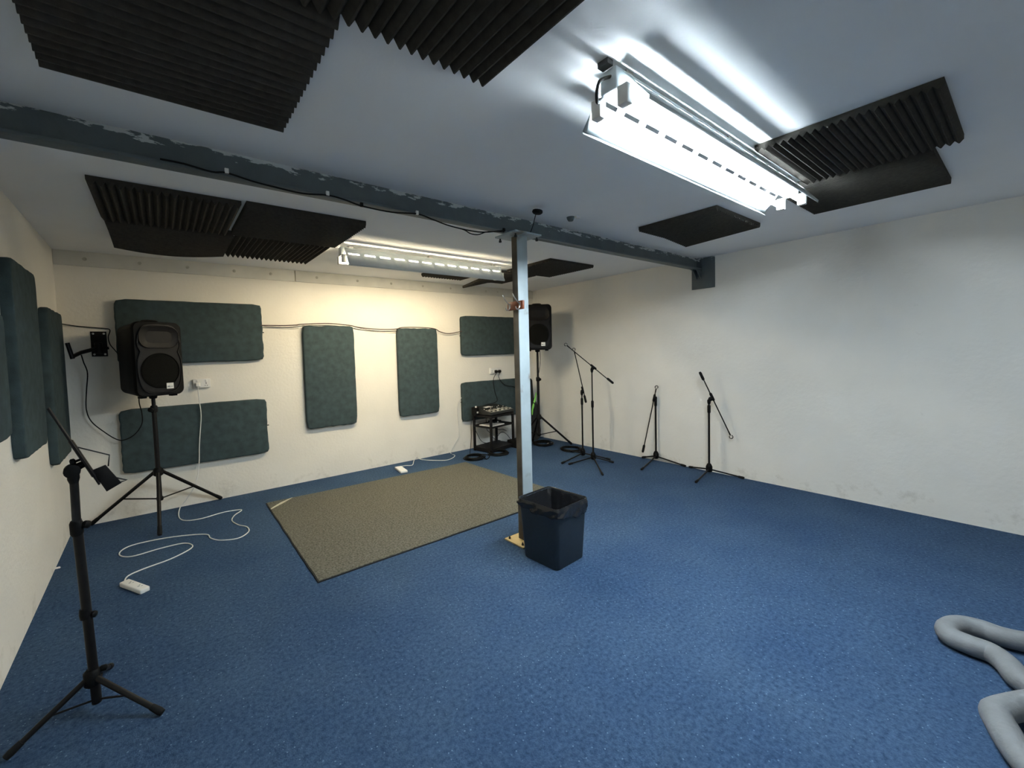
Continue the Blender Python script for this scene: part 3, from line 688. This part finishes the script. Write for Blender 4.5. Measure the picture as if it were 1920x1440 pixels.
top('wall_cable', MB().tube(wcab([(488,610),(530,610.5),(555,609.5),(566,608),(615,606.5),(655,610),(668,613),(690,616),(715,617.5),(742,617),(755,614),(790,614),(815,616.5),(825,622),(842,625.5),(866,621)], -0.050), 0.0055, 8), M_CABB, 'dark red-brown cable strung along the back wall over the upright panels', 'cable')
top('wall_cable', MB().tube(wcab([(490,611),(530,614),(560,615)], -0.03) , 0.0025, 6), M_CAB, 'very thin lower strand between the upper left panel and the upright panel', 'cable')
top('wall_cable', MB().tube(wcab([(665,613),(692,618.5),(720,621.5),(744,622)], -0.03) , 0.0025, 6), M_CAB, 'very thin strand sagging between the two upright panels', 'cable')
# cable along the beam
bl = [(300,298),(345,307),(397,322),(425,324),(474,340),(520,352),(569,363),(614,366),(645,374),(678,386),(735,398),(782,401),(810,411),(845,424),(890,434),(915,435),(945,432)]
P = [on(a, b, 1, BY-0.067) for a, b in bl]
t = thing('beam_cable', P[8], 'thin black cable clipped along the lower edge of the ceiling beam', 'cable')
build('cord', MB().tube(smooth(P, 5), 0.0042, 8), M_CAB, t)
P2 = [on(a, b, 1, BY-0.067) for a, b in ((845,424),(870,431),(882,438),(896,440),(912,435),(930,434),(945,435))]
build('cord', MB().tube(smooth(P2, 5), 0.0035, 8), M_CAB, t)
for a, b in ((425,322),(614,364),(678,385),(782,400),(945,432)):
    p_ = on(a, b, 1, BY-0.066)
    build('clip', MB().box((p_.x-0.008, BY-0.072, p_.z-0.008), (p_.x+0.008, BY-0.0605, p_.z+0.014)), M_WHT if a in (425,614,782) else M_CAB, t)
# ------------------------------------------------------------------ trolley with mixer
c4 = [fl(890.5, 843), fl(916.5, 850), fl(957, 839), fl(931.5, 830.5)]
ex = ((c4[2]-c4[1]) + (c4[3]-c4[0])).normalized(); ey = Vector((-ex.y, ex.x, 0))
cc = sum(c4, Vector())/4
CL = ((c4[2]-c4[1]).length + (c4[3]-c4[0]).length)/2; CW = abs((c4[0]-c4[1]).dot(ey))
CW = 0.32; CL = max(CL, 0.4)
cc.y = -0.245
cz = facing(914.5, 780, c4[1]).z; mz = facing(915.5, 801, c4[1]).z
CM = Matrix.Translation((cc.x, cc.y, 0)) @ Matrix(((ex.x, ey.x, 0, 0), (ex.y, ey.y, 0, 0), (0, 0, 1, 0), (0, 0, 0, 1)))
t = thing('mixer_trolley', (cc.x, cc.y, 0), 'black metal trolley with three shelves against the back wall', 'trolley')
hl, hw = CL/2, CW/2
for sx in (-1, 1):
    for sy in (-1, 1):
        build('leg', MB().box((sx*hl-0.015, sy*hw-0.015, 0.0), (sx*hl+0.015, sy*hw+0.015, cz-0.004), CM), M_BLK, t, bevel=0.002)
for nm, z0_, z1_ in (('top_shelf', cz-0.03, cz), ('middle_shelf', mz-0.022, mz), ('bottom_shelf', 0.015, 0.06)):
    mb = MB().box((-hl-0.012, -hw-0.012, z1_-0.008), (hl+0.012, hw+0.012, z1_), CM)
    mb.box((-hl-0.012, -hw-0.014, z0_), (hl+0.012, -hw-0.006, z1_), CM).box((-hl-0.012, hw+0.006, z0_), (hl+0.012, hw+0.014, z1_), CM)
    mb.box((-hl-0.014, -hw-0.012, z0_), (-hl-0.006, hw+0.012, z1_), CM).box((hl+0.006, -hw-0.012, z0_), (hl+0.014, hw+0.012, z1_), CM)
    build(nm, mb, M_BLK, t)
# mixing desk
t = thing('mixing_desk', tuple(CM @ Vector((0, 0, cz))), 'black and grey audio mixer with rows of small knobs on top of the trolley', 'mixer')
ml, mw = hl+0.01, hw+0.02
def MP(a, b, z): return CM @ Vector((a, b, z))
zf, zbk = cz+0.045, cz+0.105
sec = [(-mw, cz+0.008), (-mw, zf), (mw*0.35, zbk-0.02), (mw*0.95, zbk), (mw, zbk-0.02), (mw, cz+0.008)]
build('case', MB().loft([[MP(a, b, z) for b, z in sec] for a in (-ml, ml)]), M_MIX, t, bevel=0.004)
def ZT(b): return zf + (zbk-0.02-zf)*(b+mw)/(mw*1.35)
pn = MB()
pn.add([MP(a, b, ZT(b)+dz) for dz in (0.0005, 0.004) for a, b in ((-ml+0.02, -mw+0.01), (ml-0.02, -mw+0.01), (ml-0.02, -mw+0.13), (-ml+0.02, -mw+0.13))],
       [(3,2,1,0),(4,5,6,7),(0,1,5,4),(1,2,6,5),(2,3,7,6),(3,0,4,7)])
build('fader_panel', pn, M_MIXG, t)
n_ = 10
for i in range(n_):
    a = -ml+0.045 + (2*ml-0.09)*i/(n_-1)
    for b in (-mw+0.035, -mw+0.105):
        build('fader' if b < -mw+0.05 else 'knob', (MB().box((a-0.006, b-0.012, ZT(b)+0.003), (a+0.006, b+0.010, ZT(b)+0.016), CM) if b < -mw+0.05 else
              MB().lathe(MP(a, b, ZT(b)+0.003), Z, [(0.006, 0), (0.005, 0.011), (0, 0.012)], 8)), M_KNOB if i % 2 else M_MIX, t)
    for b in (-mw+0.17, -mw+0.22, -mw+0.27):
        if b < mw*0.3: build('knob', MB().lathe(MP(a, b, ZT(b)), Z, [(0.007, 0), (0.006, 0.013), (0, 0.014)], 8), M_KNOB if (i*7+int(b*100)) % 3 == 0 else M_MIX, t)
build('side_cheek', MB().loft([[MP(a, b, z+0.004) for b, z in sec] for a in (-ml-0.010, -ml)]), M_MIX, t)
top('note_paper', MB().add([MP(a, b, ZT(b)+0.016+dz) for dz in (0, 0.001) for a, b in ((-ml+0.10, mw*0.02), (-ml+0.24, mw*0.05), (-ml+0.23, mw*0.34), (-ml+0.09, mw*0.31))],
       [(3,2,1,0),(4,5,6,7),(0,1,5,4),(1,2,6,5),(2,3,7,6),(3,0,4,7)]), M_PAPER, 'small white paper lying on the back of the mixer', 'paper')
t = thing('power_adapter', tuple(MP(-ml-0.035, mw*0.5, cz)), 'small black adapter box with pale and orange tops at the left end of mixer', 'adapter')
build('case', MB().box((-ml-0.065, mw*0.2, cz), (-ml-0.015, mw*0.75, cz+0.11), CM), M_PLA, t, bevel=0.004)
build('cap', MB().lathe(MP(-ml-0.05, mw*0.35, cz+0.108), Z, [(0.013, 0), (0.013, 0.022), (0, 0.026)], 10), M_WHT, t)
o = build('cap', MB().lathe(MP(-ml-0.028, mw*0.40, cz+0.108), Z, [(0.010, 0), (0.010, 0.012), (0, 0.014)], 10), M_ORG, t); o['label'] = 'orange cap'
build('sticker', MB().box((-ml-0.062, mw*0.2-0.002, cz+0.03), (-ml-0.03, mw*0.2, cz+0.055), CM), M_KNOB, t)
top('paper_stack', MB().box((-hl+0.02, -hw+0.01, mz+0.0005), (hl*0.25, hw*0.5, mz+0.010), CM), M_PAPER, 'stack of white papers on the middle shelf of the trolley', 'paper')
t = thing('wireless_receiver', tuple(MP(hl*0.1, hw*0.35, mz)), 'flat black box lying on the middle trolley shelf over the papers', 'audio box')
build('case', MB().box((-hl*0.05, -hw*0.2, mz+0.011), (hl*0.55, hw*0.6, mz+0.040), CM), M_PLA, t, bevel=0.003)
build('knob', MB().lathe(MP(hl*0.2, -hw*0.2, mz+0.026), -ey, [(0.009, 0), (0.008, 0.012), (0, 0.013)], 10), M_KNOB, t)
# plugs and leads of the triple socket
zt_ = zbk + 0.01
for k, (lab, end, mids) in enumerate((('black mains lead dropping from the middle of the triple socket to the mixer', MP(0.02, mw*0.9, zbk+0.004), [bk(925, 712, -0.07), bk(928, 735, -0.075), bk(932, 752, -0.09)]),
                            ('black mains lead looping right from the triple socket behind the steel post', bk(980, 735, -0.075), [bk(935, 706, -0.07), bk(941, 717, -0.075), bk(950, 723, -0.075), bk(963, 725, -0.075)]))):
    xx = sR.x - 0.205/2 + 0.205*(k+1.5)/3
    t = thing('mains_lead', (xx, -0.04, sR.z), lab, 'lead', 'black leads plugged into the triple socket')
    build('plug', plug_mb(xx, sR.z), M_BLK, t, bevel=0.002)
    build('cord', MB().tube(smooth([Vector((xx, -0.062, sR.z-0.03))] + mids + [end], 6), 0.0042, 8), M_CAB, t)
lw_c = []
def loose(pts, lab, r=0.004): top('loose_cable', MB().tube(smooth(pts, 6), r, 8), M_CAB, lab, 'cable', 'black cables hanging around the trolley')
def MF(px_, py_): 
    p = fl(px_, py_, 0.006); return p
loose([MP(-hl+0.02, hw+0.004, cz+0.02), MP(-hl-0.0, hw+0.004, mz), MP(-hl+0.05, hw+0.004, 0.25), MP(-hl+0.16, hw+0.004, 0.10), MP(-hl+0.24, hw*0.6, 0.068)], 'black cable hanging behind the left side of the trolley')
loose([MP(0.02, hw+0.004, mz+0.10), MP(0.03, hw+0.004, mz-0.1), MP(0.10, hw+0.004, 0.20), MP(0.2, hw+0.004, 0.09), MP(0.24, hw*0.5, 0.068)], 'black cable hanging behind the middle of the trolley')
loose([MP(hl-0.10, hw+0.004, mz+0.02), MP(hl-0.06, hw+0.004, mz-0.08), MP(hl+0.05, hw+0.004, mz-0.15), MP(hl+0.18, hw+0.004, mz-0.17), MP(hl+0.35, hw+0.004, mz-0.25)], 'black cable swinging from the trolley shelf to the right corner')
loose([MP(hl-0.12, hw*0.4, 0.068), MP(hl-0.10, hw*0.4, 0.14), MP(hl-0.02, hw*0.3, 0.20), MP(hl+0.08, hw*0.2, 0.16), MP(hl+0.2, hw*0.2, 0.05), MP(hl+0.3, hw*0.1, 0.006)], 'black cable arching off the bottom trolley shelf')
loose([MP(-hl-0.045, hw*0.3, cz+0.03), on(884, 790, 1, cc.y-0.05), on(883.5, 820, 1, cc.y-0.12), fl(881, 852, 0.02)], 'black cable dropping beside the left trolley leg to the coil')
# black pedal box right of the trolley
q = fl(974, 838)
t = thing('stage_box', (q.x, q.y+0.06, 0), 'small black box on the carpet between trolley and steel post', 'audio box')
build('case', MB().box((q.x-0.10, q.y-0.04, 0.0), (q.x+0.12, q.y+0.16, 0.10)), M_PLA, t, bevel=0.006)
build('handle', MB().tube(smooth([(q.x-0.06, q.y+0.05, 0.098), (q.x-0.05, q.y+0.05, 0.125), (q.x+0.06, q.y+0.05, 0.125), (q.x+0.07, q.y+0.05, 0.098)], 5), 0.006, 8), M_RUB, t)
# ------------------------------------------------------------------ coiled cables on the carpet
def coil(cx_, cy_, ex_, ey_, label, tail=None, conn=True, turns=7, seed=0):
    rnd = random.Random(seed); c = fl(cx_, cy_)
    rx = (fl(cx_+ex_, cy_) - fl(cx_-ex_, cy_)).length/2; ry = (fl(cx_, cy_-ey_) - fl(cx_, cy_+ey_)).length/2
    r = min((rx+ry)/2, rx*1.2)
    t = thing('coiled_cable', c, label, 'cable', 'coiled black cables on the carpet')
    pts = []; n = 22
    offs = [(rnd.uniform(-0.1, 0.1)*r, rnd.uniform(-0.1, 0.1)*r, rnd.uniform(0.72, 1.0)) for _ in range(turns+1)]
    for i in range(turns*n):
        k = i//n; f = (i % n)/n
        ox = offs[k][0]*(1-f) + offs[k+1][0]*f; oy = offs[k][1]*(1-f) + offs[k+1][1]*f; s_ = offs[k][2]*(1-f) + offs[k+1][2]*f
        a = 2*PI*f
        pts.append(c + Vector((ox + r*s_*math.cos(a), oy + r*s_*math.sin(a), 0.006 + 0.0055*k + 0.003*math.sin(3*a+k))))
    if tail: pts += smooth([pts[-1]] + tail, 6)[1:]
    build('cord', MB().tube(pts, 0.0055, 7), M_CAB, t)
    if conn:
        build('tie', MB().lathe(c + Vector((r*0.86, -r*0.3, 0.004)), Vector((0.2, 1, 0)), [(0.02, -0.015), (0.02, 0.015)], 10), M_WHT if conn == 'w' else M_RUB, t)
        for s_ in (-1, 1):
            build('connector', MB().lathe(c + Vector((-r*0.1+s_*0.05, -r*0.35, 0.020+0.005*turns*0)), Vector((1, 0.4*s_, 0)), [(0.006, -0.03), (0.009, -0.02), (0.0095, 0.02), (0.0, 0.021)], 10), M_CHR if conn == 'w' else M_BLK, t)
coil(889, 860, 17, 7, 'coiled black cable lying on the back corner of the rug edge', tail=[fl(912, 861, .006), fl(918, 855, .006), fl(910, 852, .006), fl(896, 852, .006)], seed=1)
coil(934, 851.5, 17, 6, 'coiled black cable in front of the trolley, half hidden by the steel post', seed=2)
coil(1019, 834, 17, 5.5, 'coiled black cable with bright plugs right of the steel post', conn='w', seed=3)
coil(1070, 843.5, 18, 6, 'loosely coiled black cable behind the tall boom stand', turns=5, conn='', seed=4)
# ------------------------------------------------------------------ microphone stands
def clip_at(p, d, t, par_name='mic_clip'):
    d = d.normalized(); a = d.orthogonal().normalized()
    s_ = Vector((0, 0, 1)); 
    mb = MB().tube([p, p + d*0.045], 0.007, 8)
    c = p + d*0.062; side = d.cross(Vector((0.6, 0.8, 0))).normalized()
    pts = [c + (d*math.cos(x) + side*math.sin(x))*0.018 for x in [math.radians(40 + 280*k/14) for k in range(15)]]
    pts = [c + (-d*math.cos(x-PI) * -1 + side*math.sin(x-PI))*0.018 for x in [math.radians(40 + 280*k/14) for k in range(15)]]
    mb.tube(pts, 0.0042, 6)
    build(par_name, mb, M_PLA, t)
def mic_stand(base, top_z, feet, boom, label, clip=None, collar_z=None, lean=None, cw=None):
    base = Vector((base.x, base.y, 0)); tp = Vector((base.x, base.y, top_z)) + (lean or Vector())
    t = thing('microphone_stand', base, label, 'microphone stand', 'black boom microphone stands')
    cz_ = collar_z or top_z*0.62
    bl_ = base.lerp(tp, 0.0); 
    def at(z): return Vector((base.x, base.y, 0)) + (lean or Vector())*(z/top_z) + Z*z
    build('lower_tube', MB().tube([at(0.06), at(cz_)], 0.0105, 12), M_BLK, t)
    build('upper_tube', MB().tube([at(cz_-0.02), at(top_z)], 0.0078, 12), M_BLK, t)
    build('height_grip', MB().lathe(at(cz_-0.05), at(1)-at(0), [(0.012, 0), (0.016, 0.01), (0.0165, 0.075), (0.012, 0.09)], 14), M_PLA, t)
    build('hub', MB().lathe(at(0.035), Z, [(0.020, 0), (0.032, 0.012), (0.032, 0.06), (0.022, 0.085), (0.013, 0.095)], 14), M_PLA, t)
    build('hub_knob', MB().tube([at(0.10), at(0.10)+Vector((-0.035, -0.02, 0))], 0.008, 8), M_PLA, t)
    for f in feet:
        f = Vector((f.x, f.y, 0.012)); d = Vector((f.x-base.x, f.y-base.y, 0)).normalized()
        leg_tube(at(0.062) + d*0.022, f, 0.0085, t, foot_r=0.0135, fl_=0.05)
    a, b, j = boom
    d = (b-a).normalized()
    build('boom', MB().tube([a, b], 0.0062, 10), M_BLK, t)
    LOC[t.name] = tuple(base)
    jn = MB().lathe(j - d*0.045, d, [(0.010, 0), (0.014, 0.01), (0.014, 0.08), (0.010, 0.09)], 12)
    jn.lathe(at(top_z-0.03), Z, [(0.011, 0), (0.017, 0.02), (0.018, 0.045), (0.010, 0.055)], 12)
    nrm = Vector((CAM.x-base.x, CAM.y-base.y, 0)).normalized()
    jn.lathe((j + at(top_z+0.005))/2 - nrm*0.02, nrm, [(0.016, 0), (0.022, 0.005), (0.022, 0.038), (0.014, 0.044)], 14)
    jn.tube([at(top_z+0.005), j], 0.011, 8)
    build('boom_clamp', jn, M_PLA, t)
    if cw: build('counterweight', MB().lathe(cw[0], cw[1], [(0.009, 0), (0.0145, 0.012), (0.0145, 0.085), (0.010, 0.10)], 12), M_RUB, t)
    if clip: clip_at(clip[0], clip[1], t)
    return t
def clampf(p): 
    p = p.copy(); p.x = min(p.x, rw(p.y)-0.035); return p
# tall stand, boom slanting across
F1 = [fl(1067, 872), fl(1150, 868.5), fl(1130, 892)]
B1 = fl(1112.5, 866.5)
g1 = lambda x, y: facing(x, y, B1)
a, b, j = g1(1068, 652), g1(1148, 718), g1(1112.5, 688)
mic_stand(B1, g1(1110.5, 694).z, F1, (a, b, j), 'tallest boom stand of the four, its boom slanting down to the right', clip=(a, a-b), collar_z=g1(1112, 757).z, cw=(g1(1138, 709), b-a))
B2 = fl(1093, 858.5); g2 = lambda x, y: facing(x, y, B2)
F2 = [fl(1054, 870)]
v = (F2[0]-B2); v = v.normalized()*0.34; rot = lambda v, a: Vector((v.x*math.cos(a)-v.y*math.sin(a), v.x*math.sin(a)+v.y*math.cos(a), 0))
F2 = [F2[0], B2 + rot(v, 2.0), B2 + rot(v, -2.0)]
a, b, j = g2(1078, 664), g2(1098, 751), g2(1092.5, 731)
mic_stand(B2, g2(1093, 737).z, F2, (a, b, j), 'boom stand directly behind the tallest one, arm pointing steeply up', clip=(a, a-b), collar_z=g2(1092, 752).z, cw=(g2(1095.5, 741), b-a))
B3 = fl(1232.8, 864); B3.x = -0.085; B3.y -= 0.0; g3 = lambda x, y: facing(x, y, B3)
F3 = [clampf(fl(1207, 858.6)), fl(1203, 882), clampf(fl(1287, 875))]
a, b, j = g3(1229, 735), g3(1206.5, 842), g3(1226.5, 746)
mic_stand(B3, g3(1230.8, 747).z, F3, (a, b, j), 'shorter boom stand with arm folded down to its left, clip on top', clip=(a, a-b), collar_z=g3(1231, 754).z, cw=(g3(1208, 834), b-a))
B4 = fl(1332, 889.5); B4 = clampf(B4) ; B4.x -= 0.03; g4 = lambda x, y: facing(x, y, B4)
F4 = [clampf(fl(1294.5, 877)), fl(1305, 906), clampf(fl(1398, 896.8))]
a, b, j = g4(1315, 703), g4(1366, 809), g4(1335, 744)
mic_stand(B4, g4(1330.5, 753).z, F4, (a, b, j), 'rightmost boom stand, arm crossing its top and clip hanging down right', clip=(b, b-a), collar_z=g4(1331, 766).z, cw=(g4(1319.5, 713), a-b))
# ------------------------------------------------------------------ music stand in the left foreground
FA, FB = fl(303, 1341), fl(14, 1425)
mid = (FA+FB)/2; d = (FA-FB); per = Vector((-d.y, d.x, 0)).normalized()
MS = mid + per*(d.length*0.2887); F3_ = fl(208, 1254)
gm = lambda x, y: facing(x, y, MS)
tp = gm(138, 890); mp_ = gm(152, 990); kn = gm(160, 1150); hb = gm(173, 1270); lo = gm(182, 1316)
t = thing('music_stand', (MS.x, MS.y, 0), 'black tripod music stand with tilted desk in the left foreground', 'music stand')
build('upper_pole', MB().tube([tp, gm(144, 985)], 0.0140, 14), M_BLK, t)
build('lower_pole', MB().tube([gm(143, 975), lo], 0.0165, 14), M_BLK, t)
build('height_clamp', MB().lathe(gm(143.5, 990), tp-lo, [(0.017, -0.03), (0.021, -0.02), (0.021, 0.02), (0.017, 0.03)], 14).tube([gm(146, 985), gm(163, 982)], 0.008, 8).lathe(gm(157, 983), RT, [(0.010, 0), (0.015, 0.004), (0.015, 0.018), (0.01, 0.022)], 10), M_PLA, t)
build('clamp_knob', MB().lathe(kn, tp-lo, [(0.018, -0.02), (0.020, 0), (0.018, 0.02)], 12).tube([kn, gm(176, 1150)], 0.006, 8).lathe(gm(172, 1151), RT, [(0.009, 0), (0.013, 0.004), (0.013, 0.014), (0.008, 0.018)], 10), M_PLA, t)
build('hub', MB().lathe(hb, tp-lo, [(0.018, -0.035), (0.028, -0.025), (0.028, 0.025), (0.018, 0.035)], 14), M_PLA, t)
build('hub_knob', MB().tube([gm(172, 1258), gm(190, 1253)], 0.006, 8).lathe(gm(187, 1254), gm(200, 1250)-gm(187, 1254), [(0.008, 0), (0.012, 0.004), (0.012, 0.02), (0.007, 0.024)], 10), M_PLA, t)
for f in (FA, FB, F3_):
    dd = (Vector((f.x, f.y, 0))-Vector((MS.x, MS.y, 0))).normalized()
    h0 = hb + dd*0.02
    leg_tube(h0, Vector((f.x, f.y, 0.012)), 0.0105, t, foot_r=0.0140, fl_=0.045)
    build('brace', MB().tube([lo + Z*0.012, h0.lerp(Vector((f.x, f.y, 0.012)), 0.50)], 0.004, 8), M_BLK, t)
# tilting head and desk
VD = Vector((MS.x-CAM.x, MS.y-CAM.y, 0)).normalized()
hd_ = MB().lathe(gm(135, 883) - VD*0.022, VD, [(0.016, 0), (0.026, 0.004), (0.026, 0.040), (0.016, 0.044)], 16)
hd_.lathe(gm(138, 898), tp-lo, [(0.013, -0.02), (0.019, 0), (0.019, 0.02)], 12)
hd_.tube([gm(137, 880), gm(152, 872), gm(163, 868)], [0.016, 0.014, 0.012], 10)
build('tilt_joint', hd_, M_PLA, t)
build('tilt_knob', MB().tube([gm(150, 862), gm(139, 866)], 0.005, 8).lathe(gm(142, 865), gm(130, 868)-gm(142, 865), [(0.008, 0), (0.013, 0.004), (0.013, 0.014), (0.008, 0.018)], 10), M_PLA, t)
u1 = gm(90, 765); u2 = gm(186, 906)
dv = (u2-u1).normalized(); nn = dv.cross(VD).normalized()
def plate(p, q, half, th):
    d_ = (q-p).normalized(); n_ = d_.cross(VD).normalized()
    return MB().add([x + VD*s_*half + n_*k*th for k in (-1, 1) for x, s_ in ((p, -1), (q, -1), (q, 1), (p, 1))], [(3,2,1,0),(4,5,6,7),(0,1,5,4),(1,2,6,5),(2,3,7,6),(3,0,4,7)])
build('desk', plate(u1, u2, 0.030, 0.0035), M_BLK, t, bevel=0.001)
build('desk_spine', MB().tube([u1.lerp(u2, 0.42)+nn*0.0, u1.lerp(u2, 0.90)], 0.0085, 8), M_BLK, t)
c1, c2, c3, c4_ = gm(172, 882), gm(198, 871.5), gm(228, 905), gm(200, 921.5)
lp = MB().loft([[c + VD*0.004 for c in (c1, c2, c3, c4_)], [c - VD*0.004 for c in (c1, c2, c3, c4_)]])
build('book_rest', lp, M_BLK, t, bevel=0.001)
build('page_holder', MB().tube([gm(143, 838), gm(205, 853), gm(203, 874)], 0.0028, 6), M_BLK, t)
build('page_holder', MB().tube([gm(196, 889), gm(222, 896.5), gm(238, 900), gm(226, 904), gm(214, 906)], 0.0028, 6), M_BLK, t)
# ------------------------------------------------------------------ waste bin with liner
bL, bF, bR = fl(980.5, 1044), fl(1044, 1072), fl(1096, 1042)
bB = bL + bR - bF
bc_ = (bL + bR)/2
ux = (bR - bF).normalized(); uy = Vector((-ux.y, ux.x, 0)); sw = ((bL-bF).length + (bR-bF).length)/2
rz = 0.40
tw = ((on(972, 930, 2, rz) - on(1045, 957, 2, rz)).length + (on(1104, 930, 2, rz) - on(1045, 957, 2, rz)).length)/2
for _ in range(8):
    tw = ((on(972, 931, 2, rz) - on(1045, 957, 2, rz)).length + (on(1104, 931, 2, rz) - on(1045, 957, 2, rz)).length)/2
    cf_ = Vector((bc_.x, bc_.y, 0)) + (Vector((bF.x, bF.y, 0)) - Vector((bc_.x, bc_.y, 0)))*((tw-0.02)/sw)
    rz = facing(1045, 957, cf_).z
def bring(wd, z, r=0.03): return [Vector((bc_.x, bc_.y, 0)) + ux*a + uy*b + Z*z for a, b in rrect(wd, wd, r, 5)]
bt_ = tw - 0.012
t = thing('waste_bin', (bc_.x, bc_.y, 0), 'square black waste bin standing in front of the steel post', 'bin')
build('body', MB().loft([bring(sw-0.01, 0.0), bring(sw, 0.008), bring(sw+(bt_-sw)*0.8, rz-0.05), bring(bt_, rz-0.035), bring(bt_, rz-0.004), bring(bt_-0.01, rz-0.002), bring(bt_-0.015, rz-0.03), bring(sw-0.012, 0.012)], smooth=True), M_BIN, t)
# liner: rim roll, skirt outside with uneven hem, film hanging inside
rnd = random.Random(11); nseg = 96
def per_ring(wd, zf_, wob=0.0, r=0.03, ph=0.0):
    base_ = rrect(wd, wd, r, 5); L_ = []
    tot = [0]
    for i in range(len(base_)):
        x0_, y0_ = base_[i]; x1_, y1_ = base_[(i+1) % len(base_)]
        tot.append(tot[-1] + math.hypot(x1_-x0_, y1_-y0_))
    for k in range(nseg):
        s_ = tot[-1]*k/nseg; i = max(j for j in range(len(base_)) if tot[j] <= s_)
        f = (s_-tot[i])/max(1e-9, tot[i+1]-tot[i]); x0_, y0_ = base_[i]; x1_, y1_ = base_[(i+1) % len(base_)]
        a, b = x0_+(x1_-x0_)*f, y0_+(y1_-y0_)*f
        u = k/nseg*2*PI; q_ = 1 + wob*(math.sin(7*u+ph) + 0.7*math.sin(17*u+2*ph) + 0.5*math.sin(31*u))
        L_.append(Vector((bc_.x, bc_.y, 0)) + ux*(a*q_) + uy*(b*q_) + Z*zf_(u))
    return L_
hem = lambda u: rz - 0.060 - 0.022*math.sin(u*1.0+3.6) - 0.012*math.sin(3*u+1) - 0.005*math.sin(11*u)
rings = [per_ring(bt_-0.13, lambda u: 0.06, 0.03), per_ring(bt_-0.09, lambda u: rz*0.45, 0.035, ph=1.0), per_ring(bt_-0.045, lambda u: rz*0.75 + 0.01*math.sin(5*u), 0.022, ph=0.5),
         per_ring(bt_-0.02, lambda u: rz-0.03, 0.006), per_ring(bt_-0.006, lambda u: rz+0.002, 0.0), per_ring(bt_+0.006, lambda u: rz+0.004, 0.0), per_ring(bt_+0.010, lambda u: rz-0.010, 0.0),
         ]
for k in range(1, 8):
    q_ = k/7
    rings.append(per_ring(bt_+0.014, lambda u, q_=q_: (rz-0.01)*(1-q_)+hem(u)*q_, 0.026*min(1, q_*2), ph=0.5+2.6*q_))
mb = MB().loft(rings, smooth=True, caps=False)
o = top('bin_liner', mb, M_FILM, 'crinkled black liner folded over the rim of the waste bin', 'bin liner', solid=0.0012)
sc = fl(107, 1066)
top('paper_scrap', MB().loft([[sc + Vector((a, b, 0.001)) for a, b in rrect(0.035, 0.02, 0.004, 2)], [sc + Vector((a, b, 0.008)) for a, b in rrect(0.03, 0.016, 0.004, 2)]]), M_PAPER, 'tiny white scrap on the carpet against the left wall', 'scrap')
